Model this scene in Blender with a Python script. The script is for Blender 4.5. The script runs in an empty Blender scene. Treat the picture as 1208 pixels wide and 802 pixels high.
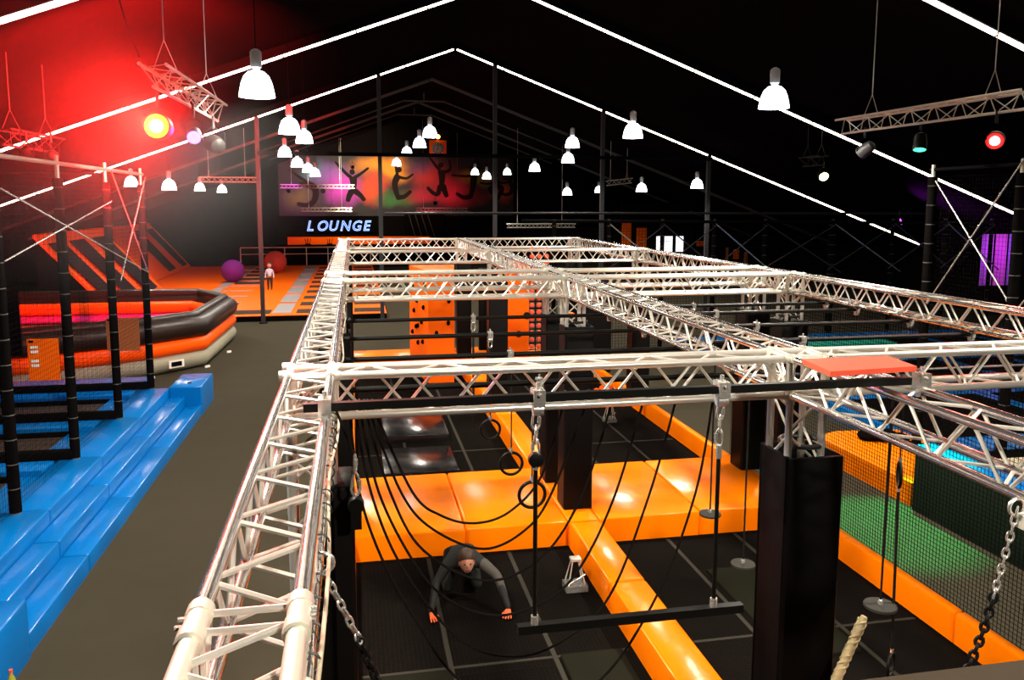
import bpy, math, random
from mathutils import Vector, Matrix
R_=math.radians
random.seed(4)
scn=bpy.context.scene
COL=scn.collection
# ------------------------------------------------------------------ materials
def mat(name,color,rough=.5,metal=0,emit=None,estr=0,spec=.5,bump=None,noise=None,coat=0,alpha=None):
    m=bpy.data.materials.new(name); m.use_nodes=True
    nt=m.node_tree; b=nt.nodes['Principled BSDF']
    b.inputs['Base Color'].default_value=(*color,1)
    b.inputs['Roughness'].default_value=rough; b.inputs['Metallic'].default_value=metal
    b.inputs['Specular IOR Level'].default_value=spec
    if coat: b.inputs['Coat Weight'].default_value=coat; b.inputs['Coat Roughness'].default_value=.08
    if alpha is not None: b.inputs['Alpha'].default_value=alpha
    if emit: b.inputs['Emission Color'].default_value=(*emit,1); b.inputs['Emission Strength'].default_value=estr
    tc=nt.nodes.new('ShaderNodeTexCoord')
    if noise:   # (scale, amount)
        n=nt.nodes.new('ShaderNodeTexNoise'); n.inputs['Scale'].default_value=noise[0]; n.inputs['Detail'].default_value=6
        nt.links.new(tc.outputs['Object'],n.inputs['Vector'])
        r=nt.nodes.new('ShaderNodeMapRange'); r.inputs['To Min'].default_value=1-noise[1]; r.inputs['To Max'].default_value=1+noise[1]
        nt.links.new(n.outputs['Fac'],r.inputs['Value'])
        x=nt.nodes.new('ShaderNodeVectorMath'); x.operation='SCALE'; x.inputs[0].default_value=color
        nt.links.new(r.outputs['Result'],x.inputs['Scale']); nt.links.new(x.outputs[0],b.inputs['Base Color'])
    if bump:    # (scale, strength, distance)
        n2=nt.nodes.new('ShaderNodeTexNoise'); n2.inputs['Scale'].default_value=bump[0]; n2.inputs['Detail'].default_value=3
        nt.links.new(tc.outputs['Object'],n2.inputs['Vector'])
        bp=nt.nodes.new('ShaderNodeBump'); bp.inputs['Strength'].default_value=bump[1]; bp.inputs['Distance'].default_value=bump[2]
        nt.links.new(n2.outputs['Fac'],bp.inputs['Height']); nt.links.new(bp.outputs[0],b.inputs['Normal'])
    return m
ALU=mat('aluminium',(.86,.84,.76),.28,.62,noise=(4,.06))
ALUP=mat('polished_aluminium',(.80,.79,.76),.14,.95)
ALUD=mat('dull_aluminium',(.72,.70,.60),.42,.6,noise=(5,.1))
STEEL=mat('zinc_steel',(.72,.71,.66),.25,.8)
ORA=mat('orange_vinyl',(.95,.20,.0008),.24,spec=.12,bump=(3.2,.35,.03),noise=(1.1,.05))
ORB=mat('orange_board',(.92,.125,.002),.55,spec=.08)
BLU=mat('blue_vinyl',(.0,.125,.42),.22,spec=.2,bump=(2.5,.3,.03),noise=(1.3,.06))
BLK=mat('black_vinyl',(.0035,.003,.003),.4,spec=.10,bump=(8,.2,.01))
BLKM=mat('black_matt',(.0035,.003,.003),.9,spec=.0)
FOAM=mat('black_foam_sleeve',(.004,.0035,.0035),.9,spec=.0)
BLKP=mat('black_powdercoat',(.004,.004,.0035),.45,spec=.12)
ROPE=mat('black_rope',(.013,.011,.010),.95,spec=.02,bump=(300,.5,.002))
BROPE=mat('beige_rope',(.62,.50,.27),.8,bump=(120,.6,.004))
CARP=mat('grey_carpet',(.043,.037,.025),.95,spec=.02,noise=(2.0,.10),bump=(400,.4,.002))
PIT=mat('pit_mat',(.005,.0045,.004),.6,spec=.1,noise=(2.5,.2),bump=(90,.25,.002))
PITL=mat('pit_mat_light',(.012,.012,.008),.9,spec=.0,noise=(4,.1))
SEAM=mat('grey_seam',(.035,.032,.026),.9,spec=0)
DARK=mat('roof_cladding',(.006,.0035,.004),.9,spec=.0,noise=(.6,.2))
DWALL=mat('dark_wall',(.005,.0038,.0038),.9,spec=.0,noise=(.8,.2))
PURL=mat('dark_steel',(.004,.004,.005),.8,0,spec=.02)
POLE=mat('grey_steel_pole',(.022,.022,.025),.5,0,spec=.3)
NET=mat('black_net',(.006,.005,.005),.95,spec=.0)
RED=mat('red_board',(.85,.085,.035),.55)
TUBEL=mat('light_tube',(1,.95,.85),.4,emit=(1,.86,.68),estr=11)
BELL=mat('lit_bell',(.95,.97,1),.3,emit=(.88,.94,1),estr=7)
HOUS=mat('lamp_housing',(.55,.56,.58),.4,.2)
GREYI=mat('grey_inflatable',(.26,.25,.18),.5,spec=.15,bump=(3,.3,.02))
ORI=mat('orange_inflatable',(.88,.09,.003),.3,spec=.15,bump=(3,.3,.02))
BRI=mat('black_inflatable',(.014,.009,.007),.38,spec=.25,bump=(5,.5,.03))
MAG=mat('magenta_vinyl',(.65,.03,.35),.4)
BED=mat('trampoline_bed',(.050,.036,.030),.9,spec=.02,noise=(30,.15))
WALK=mat('grey_walk_pad',(.26,.24,.25),.5)
RAMPO=mat('ramp_orange_pad',(.62,.085,.004),.6,spec=.1)
RAMPG=mat('ramp_grey_bed',(.022,.018,.022),.9,spec=.0)
GREEN=mat('dark_green_panel',(.010,.018,.011),.8,spec=.05,noise=(1.5,.15))
BEIGE=mat('beige_laminate',(.42,.36,.26),.5)
LEDGE=mat('taupe_laminate',(.038,.034,.024),.9,spec=.02,noise=(2,.06))
TIE=mat('black_tie',(.01,.01,.01),.5)
SKIN=mat('skin',(.55,.27,.18),.5)
HAIR=mat('brown_hair',(.05,.025,.012),.6)
CLOD=mat('dark_green_clothes',(.006,.009,.008),.8)
CLOG=mat('grey_sleeve',(.07,.065,.055),.8)
GLOV=mat('orange_glove',(.9,.13,.03),.6)
WHITE=mat('white_print',(.85,.82,.75),.5)
CLRP=mat('clear_plastic',(.2,.2,.19),.15,alpha=.5)
def net_bed(): pass
def bands(m,period=.32,w=.012,c=(.10,.10,.09)):
    nt=m.node_tree; b=nt.nodes['Principled BSDF']; tc=nt.nodes.new('ShaderNodeTexCoord'); sp=nt.nodes.new('ShaderNodeSeparateXYZ')
    nt.links.new(tc.outputs['Object'],sp.inputs[0])
    a=nt.nodes.new('ShaderNodeMath'); a.operation='MODULO'; a.inputs[1].default_value=period; nt.links.new(sp.outputs['Z'],a.inputs[0])
    l=nt.nodes.new('ShaderNodeMath'); l.operation='LESS_THAN'; l.inputs[1].default_value=w; nt.links.new(a.outputs[0],l.inputs[0])
    x=nt.nodes.new('ShaderNodeMix'); x.data_type='RGBA'; x.inputs[6].default_value=b.inputs['Base Color'].default_value; x.inputs[7].default_value=(*c,1)
    nt.links.new(l.outputs[0],x.inputs[0]); nt.links.new(x.outputs[2],b.inputs['Base Color'])
bands(FOAM)
# ------------------------------------------------------------------ mesh builder
class MB:
    def __init__(s): s.v=[]; s.f=[]
    def add(s,vs,fs):
        o=len(s.v); s.v+= [tuple(v) for v in vs]; s.f+=[tuple(i+o for i in f) for f in fs]; return s
    def box(s,x0,x1,y0,y1,z0,z1):
        return s.add([(x0,y0,z0),(x1,y0,z0),(x1,y1,z0),(x0,y1,z0),(x0,y0,z1),(x1,y0,z1),(x1,y1,z1),(x0,y1,z1)],
          [(0,3,2,1),(4,5,6,7),(0,1,5,4),(1,2,6,5),(2,3,7,6),(3,0,4,7)])
    def rbox(s,x0,x1,y0,y1,z0,z1,r=.03):   # box with chamfered vertical and top edges
        r=min(r,(x1-x0)/2.1,(y1-y0)/2.1,(z1-z0)/1.1)
        def ring(i,z): return [(x0+i,y0+r,z),(x0+r,y0+i,z),(x1-r,y0+i,z),(x1-i,y0+r,z),(x1-i,y1-r,z),(x1-r,y1-i,z),(x0+r,y1-i,z),(x0+i,y1-r,z)]
        L=[ring(0,z0),ring(0,z1-r),ring(.3*r,z1-.3*r),ring(.9*r,z1)]
        vs=sum(L,[]); fs=[tuple(range(7,-1,-1)),tuple(24+i for i in range(8))]
        for k in range(3):
            for i in range(8): j=(i+1)%8; fs.append((k*8+i,k*8+j,k*8+8+j,k*8+8+i))
        return s.add(vs,fs)
    def prism(s,poly,z0,z1):
        n=len(poly); vs=[(x,y,z0) for x,y in poly]+[(x,y,z1) for x,y in poly]
        fs=[tuple(range(n-1,-1,-1)),tuple(range(n,2*n))]+[(i,(i+1)%n,(i+1)%n+n,i+n) for i in range(n)]
        return s.add(vs,fs)
    def slab(s,quad,th):  # thick panel from 4 corners
        q=[Vector(p) for p in quad]; n=(q[1]-q[0]).cross(q[3]-q[0]).normalized()*th
        return s.add(q+[p-n for p in q],[(0,1,2,3),(7,6,5,4),(0,4,5,1),(1,5,6,2),(2,6,7,3),(3,7,4,0)])
    def obox(s,c,a,b,cc):  # centre, three half vectors
        c=Vector(c);a=Vector(a);b=Vector(b);cc=Vector(cc)
        vs=[c+i*a+j*b+k*cc for k in(-1,1) for i,j in((-1,-1),(1,-1),(1,1),(-1,1))]
        return s.add(vs,[(0,3,2,1),(4,5,6,7),(0,1,5,4),(1,2,6,5),(2,3,7,6),(3,0,4,7)])
    def tube(s,p,q,r,n=8,r2=None):
        p=Vector(p);q=Vector(q);d=(q-p)
        if d.length<1e-6: return s
        d.normalize(); a=d.orthogonal().normalized(); b=d.cross(a); r2=r if r2 is None else r2
        vs=[p+(a*math.cos(t)+b*math.sin(t))*r for t in [2*math.pi*i/n for i in range(n)]]
        vs+=[q+(a*math.cos(t)+b*math.sin(t))*r2 for t in [2*math.pi*i/n for i in range(n)]]
        return s.add(vs,[tuple(range(n-1,-1,-1)),tuple(range(n,2*n))]+[(i,(i+1)%n,(i+1)%n+n,i+n) for i in range(n)])
    def path(s,pts,r,n=8,closed=False):
        P=[Vector(p) for p in pts]; m=len(P); o=None; vs=[]; prev=None
        for i in range(m):
            t=(P[(i+1)%m]-P[i-1]) if (closed or 0<i<m-1) else (P[1]-P[0] if i==0 else P[-1]-P[-2])
            t.normalize()
            if prev is None: a=t.orthogonal().normalized()
            else: a=(prev-t*prev.dot(t)).normalized()
            prev=a; b=t.cross(a)
            rr=r[i] if isinstance(r,(list,tuple)) else r
            vs+=[P[i]+(a*math.cos(2*math.pi*k/n)+b*math.sin(2*math.pi*k/n))*rr for k in range(n)]
        fs=[]
        for i in range(m if closed else m-1):
            j=(i+1)%m
            for k in range(n): l=(k+1)%n; fs.append((i*n+k,i*n+l,j*n+l,j*n+k))
        if not closed: fs+=[tuple(range(n-1,-1,-1)),tuple((m-1)*n+k for k in range(n))]
        return s.add(vs,fs)
    def lathe(s,prof,c,n=20,axis='z',cap=True):
        vs=[];c=Vector(c)
        for (r,h) in prof:
            for k in range(n):
                t=2*math.pi*k/n; x,y=r*math.cos(t),r*math.sin(t)
                v={'z':(x,y,h),'y':(x,h,y),'x':(h,x,y)}[axis]; vs.append(c+Vector(v))
        fs=[]; m=len(prof)
        for i in range(m-1):
            for k in range(n): l=(k+1)%n; fs.append((i*n+k,i*n+l,(i+1)*n+l,(i+1)*n+k))
        if cap: fs+=[tuple(range(n-1,-1,-1)),tuple((m-1)*n+k for k in range(n))]
        return s.add(vs,fs)
    def sphere(s,c,r,n=16,sc=(1,1,1)):
        prof=[(max(r*math.sin(math.pi*i/(n//2)),1e-4)*1,-r*math.cos(math.pi*i/(n//2))) for i in range(n//2+1)]
        o=len(s.v); s.lathe(prof,(0,0,0),n,cap=False)
        for i in range(o,len(s.v)):
            x,y,z=s.v[i]; s.v[i]=(c[0]+x*sc[0],c[1]+y*sc[1],c[2]+z*sc[2])
        return s
    def ring(s,c,R,r,axis='y',n=24,m=8,rot=0):
        pts=[]
        for k in range(n):
            t=2*math.pi*k/n; a,b=R*math.cos(t),R*math.sin(t)
            p={'z':(a,b,0),'y':(a*math.cos(rot),a*math.sin(rot),b),'x':(0,a,b)}[axis]
            pts.append((c[0]+p[0],c[1]+p[1],c[2]+p[2]))
        return s.path(pts,r,m,True)
    def mesh(s,name,m,smooth=True):
        me=bpy.data.meshes.new(name); me.from_pydata(s.v,[],s.f); me.materials.append(m)
        if smooth:
            me.polygons.foreach_set('use_smooth',[True]*len(me.polygons))
            try: me.set_sharp_from_angle(angle=R_(38))
            except Exception: pass
        me.update(); return me
    def build(s,name,m,parent=None,smooth=True):
        return link(name,s.mesh(name,m,smooth),parent)
def link(name,me,parent=None,loc=None):
    o=bpy.data.objects.new(name,me); COL.objects.link(o)
    if parent is not None: o.parent=parent
    if loc: o.location=loc
    return o
def local(mb,loc):
    l=Vector(loc); mb.v=[tuple(Vector(v)-l) for v in mb.v]; return mb
def tag(o,label,cat,group=None,kind=None):
    o['label']=label
    if cat: o['category']=cat
    if group: o['group']=group
    if kind: o['kind']=kind
    return o
def thing(name,label,cat,loc=(0,0,0),group=None,rz=0):
    o=bpy.data.objects.new(name,None); COL.objects.link(o); o.location=loc; o.rotation_euler=(0,0,rz)
    o.empty_display_size=.1
    return tag(o,label,cat,group)
def solo(name,mb,m,label,cat,group=None,kind=None,smooth=True):
    return tag(mb.build(name,m,None,smooth),label,cat,group,kind)
def struct(name,mb,m,label=None):
    o=mb.build(name,m); o['kind']='structure'
    if label: o['label']=label
    return o
def dup(root,loc,label=None,group=None,rz=None):
    r=root.copy(); COL.objects.link(r); r.location=loc
    if rz is not None: r.rotation_euler=(0,0,rz)
    if label: r['label']=label
    if group: r['group']=group
    for ch in list(root.children):
        c=ch.copy(); COL.objects.link(c); c.parent=r
        for g in ch.children:
            d=g.copy(); COL.objects.link(d); d.parent=c
    return r
def smooth_pts(P,sub=6):
    P=[Vector(p) for p in P]; out=[]
    for i in range(len(P)-1):
        p0=P[max(i-1,0)];p1=P[i];p2=P[i+1];p3=P[min(i+2,len(P)-1)]
        for k in range(sub):
            t=k/sub
            out.append(.5*((2*p1)+(p2-p0)*t+(2*p0-5*p1+4*p2-p3)*t*t+(3*p1-p0-3*p2+p3)*t**3))
    out.append(P[-1]); return out
# ------------------------------------------------------------------ hall shell
RX,RZ,SL=3.92,10.62,.37          # ridge
XL,XR,Y0,Y1=-18.,26.,-4.,60.
def roof_z(x): return RZ-SL*abs(x-RX)
struct('floor',MB().box(XL,XR,Y0,Y1,-.1,0),CARP)
mb=MB(); t=.12
mb.slab([(XL,Y0,roof_z(XL)),(RX,Y0,RZ),(RX,Y1,RZ),(XL,Y1,roof_z(XL))],-t)
mb.slab([(RX,Y0,RZ),(XR,Y0,roof_z(XR)),(XR,Y1,roof_z(XR)),(RX,Y1,RZ)],-t)
struct('ceiling',mb,DARK)
struct('wall_left',MB().box(XL-.15,XL,Y0,Y1,0,roof_z(XL)),DWALL)
struct('wall_right',MB().box(XR,XR+.15,Y0,Y1,0,roof_z(XR)),DWALL)
def gable(y0,y1):
    p=[(XL,0),(XR,0),(XR,roof_z(XR)),(RX,RZ),(XL,roof_z(XL))]; n=5
    return MB().add([(x,y0,z) for x,z in p]+[(x,y1,z) for x,z in p],[tuple(range(n)),tuple(range(2*n-1,n-1,-1))]+[(i,i+n,(i+1)%n+n,(i+1)%n) for i in range(n)])
struct('wall_back',gable(Y1,Y1+.15),DWALL)
struct('wall_front',gable(Y0-.15,Y0),DWALL)
# portal frames
def frame(i,y,m,lo_l=XL,lo_r=XR,w=.09,h=.22):
    mb=MB()
    for xa,xb in ((lo_l,RX),(RX,lo_r)):
        za,zb=roof_z(xa),roof_z(xb)
        mb.slab([(xa,y-w,za-.01),(xb,y-w,zb-.01),(xb,y+w,zb-.01),(xa,y+w,za-.01)],h)
    struct('trim_%d'%i,mb,m)
FR=[3.8,13.0,22.0,31.4]
for i,y in enumerate(FR): frame(i+1,y,PURL)
for i,y in enumerate((40.6,49.8)): frame(i+5,y,mat('far_frame',(.06,.06,.06),.5) if i==0 else bpy.data.materials['far_frame'],w=.06,h=.12)
# collar ties on the far frames
mb=MB()
for y in (45.4,52.6):
    mb.tube((RX-1.1,y,RZ-.55),(RX+1.1,y,RZ-.55),.05)
    mb.tube((RX,y,RZ-.55),(RX,y,RZ-.1),.04)
    mb.tube((RX-1.1,y,RZ-.55),(RX-9,y,RZ-3.5),.04); mb.tube((RX+1.1,y,RZ-.55),(RX+9,y,RZ-3.5),.04)
struct('trim_10',mb,bpy.data.materials['far_frame'])
# fluorescent strips under the rafters
strip_me={}
def strip(y,side,k,n,r,fname):
    L=1.98; cs=math.cos(math.atan(SL))
    s0=.05+k*(L+.0)
    xa=RX+side*s0*cs; xb=RX+side*(s0+L)*cs
    if not (XL+.3<xb<XR-.3): return
    za,zb=roof_z(xa)-.27,roof_z(xb)-.27
    where=('left','right')[side>0]
    nn=['ridge','second','third','fourth','fifth','sixth','seventh','eighth','ninth','tenth','eleventh'][k]
    t=thing('strip_light','fluorescent strip, %s down from the ridge, %s slope of the %s roof frame'%(('first','second','third','fourth','fifth','sixth','seventh','eighth','ninth','tenth','eleventh')[k],where,fname),'strip light',(xa,y,za),'fluorescent strip lights along the roof frames')
    key=(r,side)
    if key not in strip_me:
        d=Vector((side*L*cs,0,-L*SL*cs)); u=d.normalized()
        n_=Vector((side*math.sin(math.atan(SL)),0,cs))
        a=MB().tube(u*.02,d-u*.02,r,8)
        b=MB().obox(d*.5+n_*(r+.012),d*.5,(0,r*.6,0),n_*.015)
        for e in (u*.015,d-u*.015): b.obox(e,u*.015,(0,r*.7,0),n_*(r*.9))
        strip_me[key]=(a.mesh('light_tube',TUBEL),b.mesh('end_caps',BEIGE))
    link('light_tube',strip_me[key][0],t); link('batten',strip_me[key][1],t)
for y,fn,r in ((3.8,'overhead',.05),(13.0,'nearest seen',.05),(22.0,'middle',.036),(31.4,'farthest lit',.034)):
    for side in (-1,1):
        for k in range(11): strip(y,side,k,11,r,fn)
# steel posts of the partition at Y 31.4
postn=['beside the carpet end, leftmost','second from left before the mural','central and tallest','fourth from left','rightmost, carrying the cross bar end']
for i,x in enumerate((-3.43,1.02,5.45,9.82,14.37)):
    z=roof_z(x)-.24
    t=thing('steel_post','slim dark steel post under the far roof frame, '+postn[i],'post',(x,31.4,0))
    MB().box(-.075,.075,-.075,.075,0.02,z).build('shaft',POLE,t)
    MB().box(-.14,.14,-.14,.14,0,.03).build('base_plate',PURL,t)
    MB().box(-.12,.12,-.12,.12,z-.02,z+.0).build('top_plate',PURL,t)
solo('cross_bar',MB().box(-3.43,14.5,31.29,31.34,6.27,6.41),PURL,'long dark horizontal bar tying the tall steel posts below the roof','bar')
# ------------------------------------------------------------------ pendants
bell_prof=[(.05,.36),(.11,.34),(.17,.28),(.21,.18),(.232,.08),(.245,0),(.238,.0),(.2,.15),(.1,.31)]
me_bell=MB().lathe(bell_prof,(0,0,0),24,cap=False).mesh('lamp_shade',BELL)
me_house=MB().lathe([(.045,.35),(.05,.38),(.075,.40),(.08,.60),(.06,.63),(.02,.65)],(0,0,0),14).mesh('housing',HOUS)
me_bulb=MB().sphere((0,0,.14),.09,12).mesh('bulb',BELL)
lampL=[(-1.28,11.9,6.0),(6.78,12.4,6.1),(-1.37,19.0,6.07),(-1.32,23.8,6.2),(-2.33,29.7,6.13),(-2.1,32.6,5.9),(-1.85,35.5,5.8),(-1.7,38.5,5.72),
 (2.46,26.4,6.63),(2.39,29.7,6.52),(2.38,36.6,6.63),(2.2,42.0,6.4),(6.7,19.0,6.12),(7.2,26.4,6.38),(7.94,29.7,6.04),(7.62,34.0,5.88),
 (10.56,39.6,4.93),(14.64,47.5,5.17),(12.44,34.0,5.04),(13.13,29.7,5.12),(7.05,47.5,6.17),(7.05,43.2,5.81),(8.98,47.5,6.19),
 (-7.91,31.7,5.1),(-6.2,29.7,4.95),(-6.94,39.6,5.05),(-6.51,43.2,5.02),
 (-1.3,5.0,6.1),(6.8,5.0,6.1),(2.7,-1.5,6.3)]
lampT=['large white bell pendant, nearest on the left, beside the red-lit truss','large white bell pendant, nearest on the right, near the ceiling strip',
 'white bell pendant second in the left row, upper of an overlapping pair','white bell pendant third in the left row, lower of an overlapping pair',
 'white bell pendant fourth in the left row, just above the cross bar','white bell pendant fifth in the left row, over the mural edge','white bell pendant sixth in the left row, small','white bell pendant last of the left row, beside the mural silhouettes',
 'white bell pendant nearest in the middle row, left above the orange clock','white bell pendant second in the middle row, left of the clock','white bell pendant third in the middle row','white bell pendant farthest of the middle row, over the mural top',
 'large white bell pendant second on the right, crossing a ceiling strip','white bell pendant right of the tall central post, upper of two','white bell pendant right of the central post, lower of two','white bell pendant left of the fourth post, small and round',
 'tiny white bell pendant hanging low right of the mural','tiny white bell pendant beside the fourth post','white bell pendant hanging low between the fourth and last posts','white bell pendant hanging just left of the rightmost post',
 'tiny white pendant right end of mural, left of three','tiny white pendant right end of mural, middle of three','tiny white pendant right of the central post, right of three',
 'white bell pendant glowing behind the net cage corner on the left','white bell pendant in the red light, low on the left','small white pendant low in the red light, left of the last two','small white pendant low in the red light, rightmost there',
 'white bell pendant above the aluminium rig, left','white bell pendant above the aluminium rig, right','white bell pendant over the viewing ledge']
for (x,y,z),lb in zip(lampL,lampT):
    t=thing('pendant_lamp',lb,'lamp',(x,y,z),'bell pendant lamps')
    link('lamp_shade',me_bell,t); link('bulb',me_bulb,t); link('housing',me_house,t)
    top=roof_z(x)-z-.02
    MB().tube((0,0,.64),(0,0,top),.008,5).build('cable',PURL,t)
    L=bpy.data.lights.new('lamp_light','SPOT'); L.energy=(2000 if y<15 else 1300 if y<25 else 560); L.color=(1,.90,.76); L.spot_size=R_(165); L.spot_blend=.5; L.shadow_soft_size=.18
    lo=bpy.data.objects.new('lamp_light',L); COL.objects.link(lo); lo.parent=t; lo.location=(0,0,-.03)
# ------------------------------------------------------------------ truss system
W=.24; CR=.0245; BR=.0095
ZT=3.55; ZB=3.31
def lacing_mesh(L,face,ph):
    mb=MB(); n=max(2,int(round(L/.22))); d=L/n
    def pt(s,side):   # face: which two chords
        a={'top':((0,W),(W,W)),'bottom':((0,0),(W,0)),'front':((0,0),(0,W)),'back':((W,0),(W,W))}[face][side]
        return (s,a[0],a[1])
    for i in range(n):
        s0=(i+(0.06 if i%1==0 else 0))*d; s1=(i+1-.06)*d
        k=(i+ph)%2
        mb.tube(pt(s0,k),pt(s1,1-k),BR,6)
    mb.tube(pt(.03,0),pt(.03,1),BR,6); mb.tube(pt(L-.03,0),pt(L-.03,1),BR,6)
    return mb.mesh('lacing',ALU)
TM={}
ME_CPL=MB().tube((0,0,0),(.055,0,0),CR+.0055,14).mesh('end_coupler',ALUD)
ME_MATT=MB().tube((0,0,0),(.37,0,0),CR,14).mesh('chord',ALUD)
def truss(label,p,axis,L,name='truss_beam',cat='truss',group=None,w=None,mt=None):
    """p: low corner; axis 'x','y','z'; square four-chord box truss"""
    key=round(L,3)
    if key not in TM:
        ch=MB().tube((0,0,0),(L,0,0),CR,14).mesh('chord',ALU)
        chp=MB().tube((0,0,0),(L,0,0),CR,14).mesh('chord',ALUP)
        TM[key]=((ch,chp),{f:lacing_mesh(L,f,i%2) for i,f in zip((0,1,1,0),('top','front','bottom','back'))})
    t=thing(name,label,cat,p,group)
    if axis=='y': t.rotation_euler=(0,0,R_(90)); t.location=(p[0]+W,p[1],p[2])
    if axis=='z': t.rotation_euler=(0,R_(-90),0); t.location=(p[0]+W,p[1],p[2])
    me=TM[key][0][1 if axis=='y' else 0] if L>.5 else ME_MATT
    if axis=='z': me=TM[key][0][0]
    for a in (0,W):
        for b in (0,W):
            link('chord',me,t,(0,a,b))
            if L>.6: link('end_coupler',ME_CPL,t,(0,a,b)); link('end_coupler',ME_CPL,t,(L-.055,a,b))
    for f in ('top','front','bottom','back'): link(f+'_lacing',TM[key][1][f],t)
    return t
ME_BOLT=MB().tube((-.01,-.045,.005),(-.01,.045,.005),.007,6).mesh('bolt',STEEL)
def corner(x,y,label):
    t=thing('truss_corner',label,'truss corner',(x,y,ZB),'truss corner blocks')
    mb=MB()
    c=[(a,b,z) for z in (0,W) for a,b in ((0,0),(W,0),(W,W),(0,W))]
    for i in range(4):
        j=(i+1)%4
        mb.tube(c[i],c[j],CR,12); mb.tube(c[i+4],c[j+4],CR,12); mb.tube(c[i],c[i+4],CR,12)
    for q in c: mb.sphere(q,.036,10)
    mb.build('corner_frame',ALU,t)
    mb=MB(); mb.tube(c[4],c[6],BR,6); mb.tube(c[0],c[5],BR,6); mb.tube(c[3],c[6],BR,6); mb.tube(c[0],c[7],BR,6); mb.tube(c[1],c[6],BR,6)
    mb.build('corner_brace',ALU,t)
    for q in c[4:]:
        o=link('bolt',ME_BOLT,t); o.location=q
    return t
GX=[-.392,2.793,6.03]; GY=[4.74,10.43,11.52,16.68,22.11]
xn=['left','middle','right']; yn=['nearest','second','third','fourth','farthest']
for i,x in enumerate(GX):
    for j,y in enumerate(GY):
        corner(x,y,'aluminium truss corner where the %s long run meets the %s cross truss'%(xn[i],yn[j]))
for i,x in enumerate(GX):
    segs=[(1.56,1.93,'cut off by the lower frame edge') ,(1.96,GY[0],'before the nearest cross truss')] if i==0 else [(1.6,GY[0],'before the nearest cross truss')]
    for a,b,lb in segs:
        truss('polished box truss of the %s long run, piece %s'%(xn[i],lb),(x,a,ZB),'y',b-a)
    for j in range(4):
        a=GY[j]+W; b=GY[j+1]
        truss('box truss of the %s long run between the %s and %s cross trusses'%(xn[i],yn[j],yn[j+1]),(x,a,ZB),'y',b-a)
for j,y in enumerate(GY):
    for i in range(2):
        a=GX[i]+W; b=GX[i+1]
        truss('box truss, %s cross truss, bay between the %s and %s long runs'%(yn[j],xn[i],xn[i+1]),(a,y,ZB),'x',b-a)
# conical connector sleeves with pins where the two nearest left pieces meet
t=thing('truss_connector','thick matt connector sleeves with pins joining the two nearest pieces of the left truss','connector',(GX[0],1.9,ZB))
for a in (0,W):
    for b in (0,W):
        sl=MB(); sl.tube((a,-.05,b),(a,.0,b),.034,14); sl.tube((a,0,b),(a,.07,b),.030,14); sl.tube((a,.07,b),(a,.115,b),.034,14)
        sl.build('sleeve',ALUD,t)
        for yy in (.015,.055):
            sg=-1 if a==0 else 1
            MB().tube((a+sg*.02,yy,b+.008),(a+sg*.043,yy,b+.008),.008,8).build('pin',STEEL,t)
# stubs of cross truss chords poking out on the left of the nearest corner
t=thing('truss_stub','short bright chord ends poking out left of the nearest truss corner','truss stub',(GX[0]-.05,GY[0],ZT))
for b in (0,W): MB().tube((0,b,0.01),(.06,b,0.01),.031,12).build('sleeve',ALU,t)
# ---- padded columns with truss towers
cn=[(1,0),(1,1),(1,2),(1,3),(1,4),(0,0),(0,1),(0,2),(0,3),(0,4),(2,0),(2,1),(2,2),(2,3),(2,4)]
for i,j in cn:
    x,y=GX[i],GY[j]
    base=.352; z0=2.55
    if i==0 and j==0: z0=.36
    truss('bare aluminium tower of the %s row above its padding at the %s cross truss'%(xn[i],yn[j]),(x,y,z0),'z',ZB-z0-.01,'truss_tower','truss tower')
    t=thing('padded_column','tall black padded square column under the %s cross truss, %s row'%(yn[j],xn[i]),'column',(x+W/2,y+W/2,base))
    h=2.9-base; a=.20
    if i==1: t.location.x+=.05
    if i==0 and j==0:
        MB().rbox(.02,.10,-.2,.2,0,h,.02).build('padding',BLK,t); MB().rbox(.103,.24,-.2,.2,0,h,.02).build('padding',BLK,t)
        continue
    MB().rbox(-a,a,-a,-a+.03,0,h,.015).build('padding',BLK,t); MB().rbox(-a,a,a-.03,a,0,h,.015).build('padding',BLK,t)
    MB().rbox(-a,-a+.03,-a+.031,a-.031,0,h,.015).build('padding',BLK,t); MB().rbox(a-.03,a,-a+.031,a-.031,0,h,.015).build('padding',BLK,t)
    if i==1 and j in(0,1) or j==1 and i==2:
        MB().ring((0,0,h+.05),.14,.018,'z',20,8).build('cable_coil',TIE,t)
# ------------------------------------------------------------------ padded frame on the floor
def pad(x0,x1,y0,y1,label,joints=(),z1=.35,ax='y',m=ORA):
    t=thing('padded_beam',label,'padding',((x0+x1)/2,(y0+y1)/2,0))
    cx,cy=(x0+x1)/2,(y0+y1)/2
    cuts=[(y0 if ax=='y' else x0)]+list(joints)+[(y1 if ax=='y' else x1)]
    for a,b in zip(cuts[:-1],cuts[1:]):
        mb=MB()
        if ax=='y': mb.rbox(x0-cx,x1-cx,a-cy+.003,b-cy-.003,0,z1,.035)
        else: mb.rbox(a-cx+.003,b-cx-.003,y0-cy,y1-cy,0,z1,.035)
        mb.build('pad_section',m,t)
    return t
XP0,XP1=-.2,6.17
pad(XP0,XP1,9.95,12.2,'wide orange vinyl pad crossing the pit under the black columns',(1.35,2.72,3.15,4.6),ax='x')
pad(XP0,XP1,22.0,23.1,'far orange vinyl pad closing the pit end beside the grey carpet',(2.9,),ax='x')
pad(2.72,3.15,1.5,9.93,'long narrow orange pad running towards the camera, down the middle of the pit',(3.4,5.8,8.2))
pad(2.72,3.15,12.22,21.98,'long narrow orange pad in the middle of the pit beyond the wide pad',(15.5,18.7))
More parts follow.
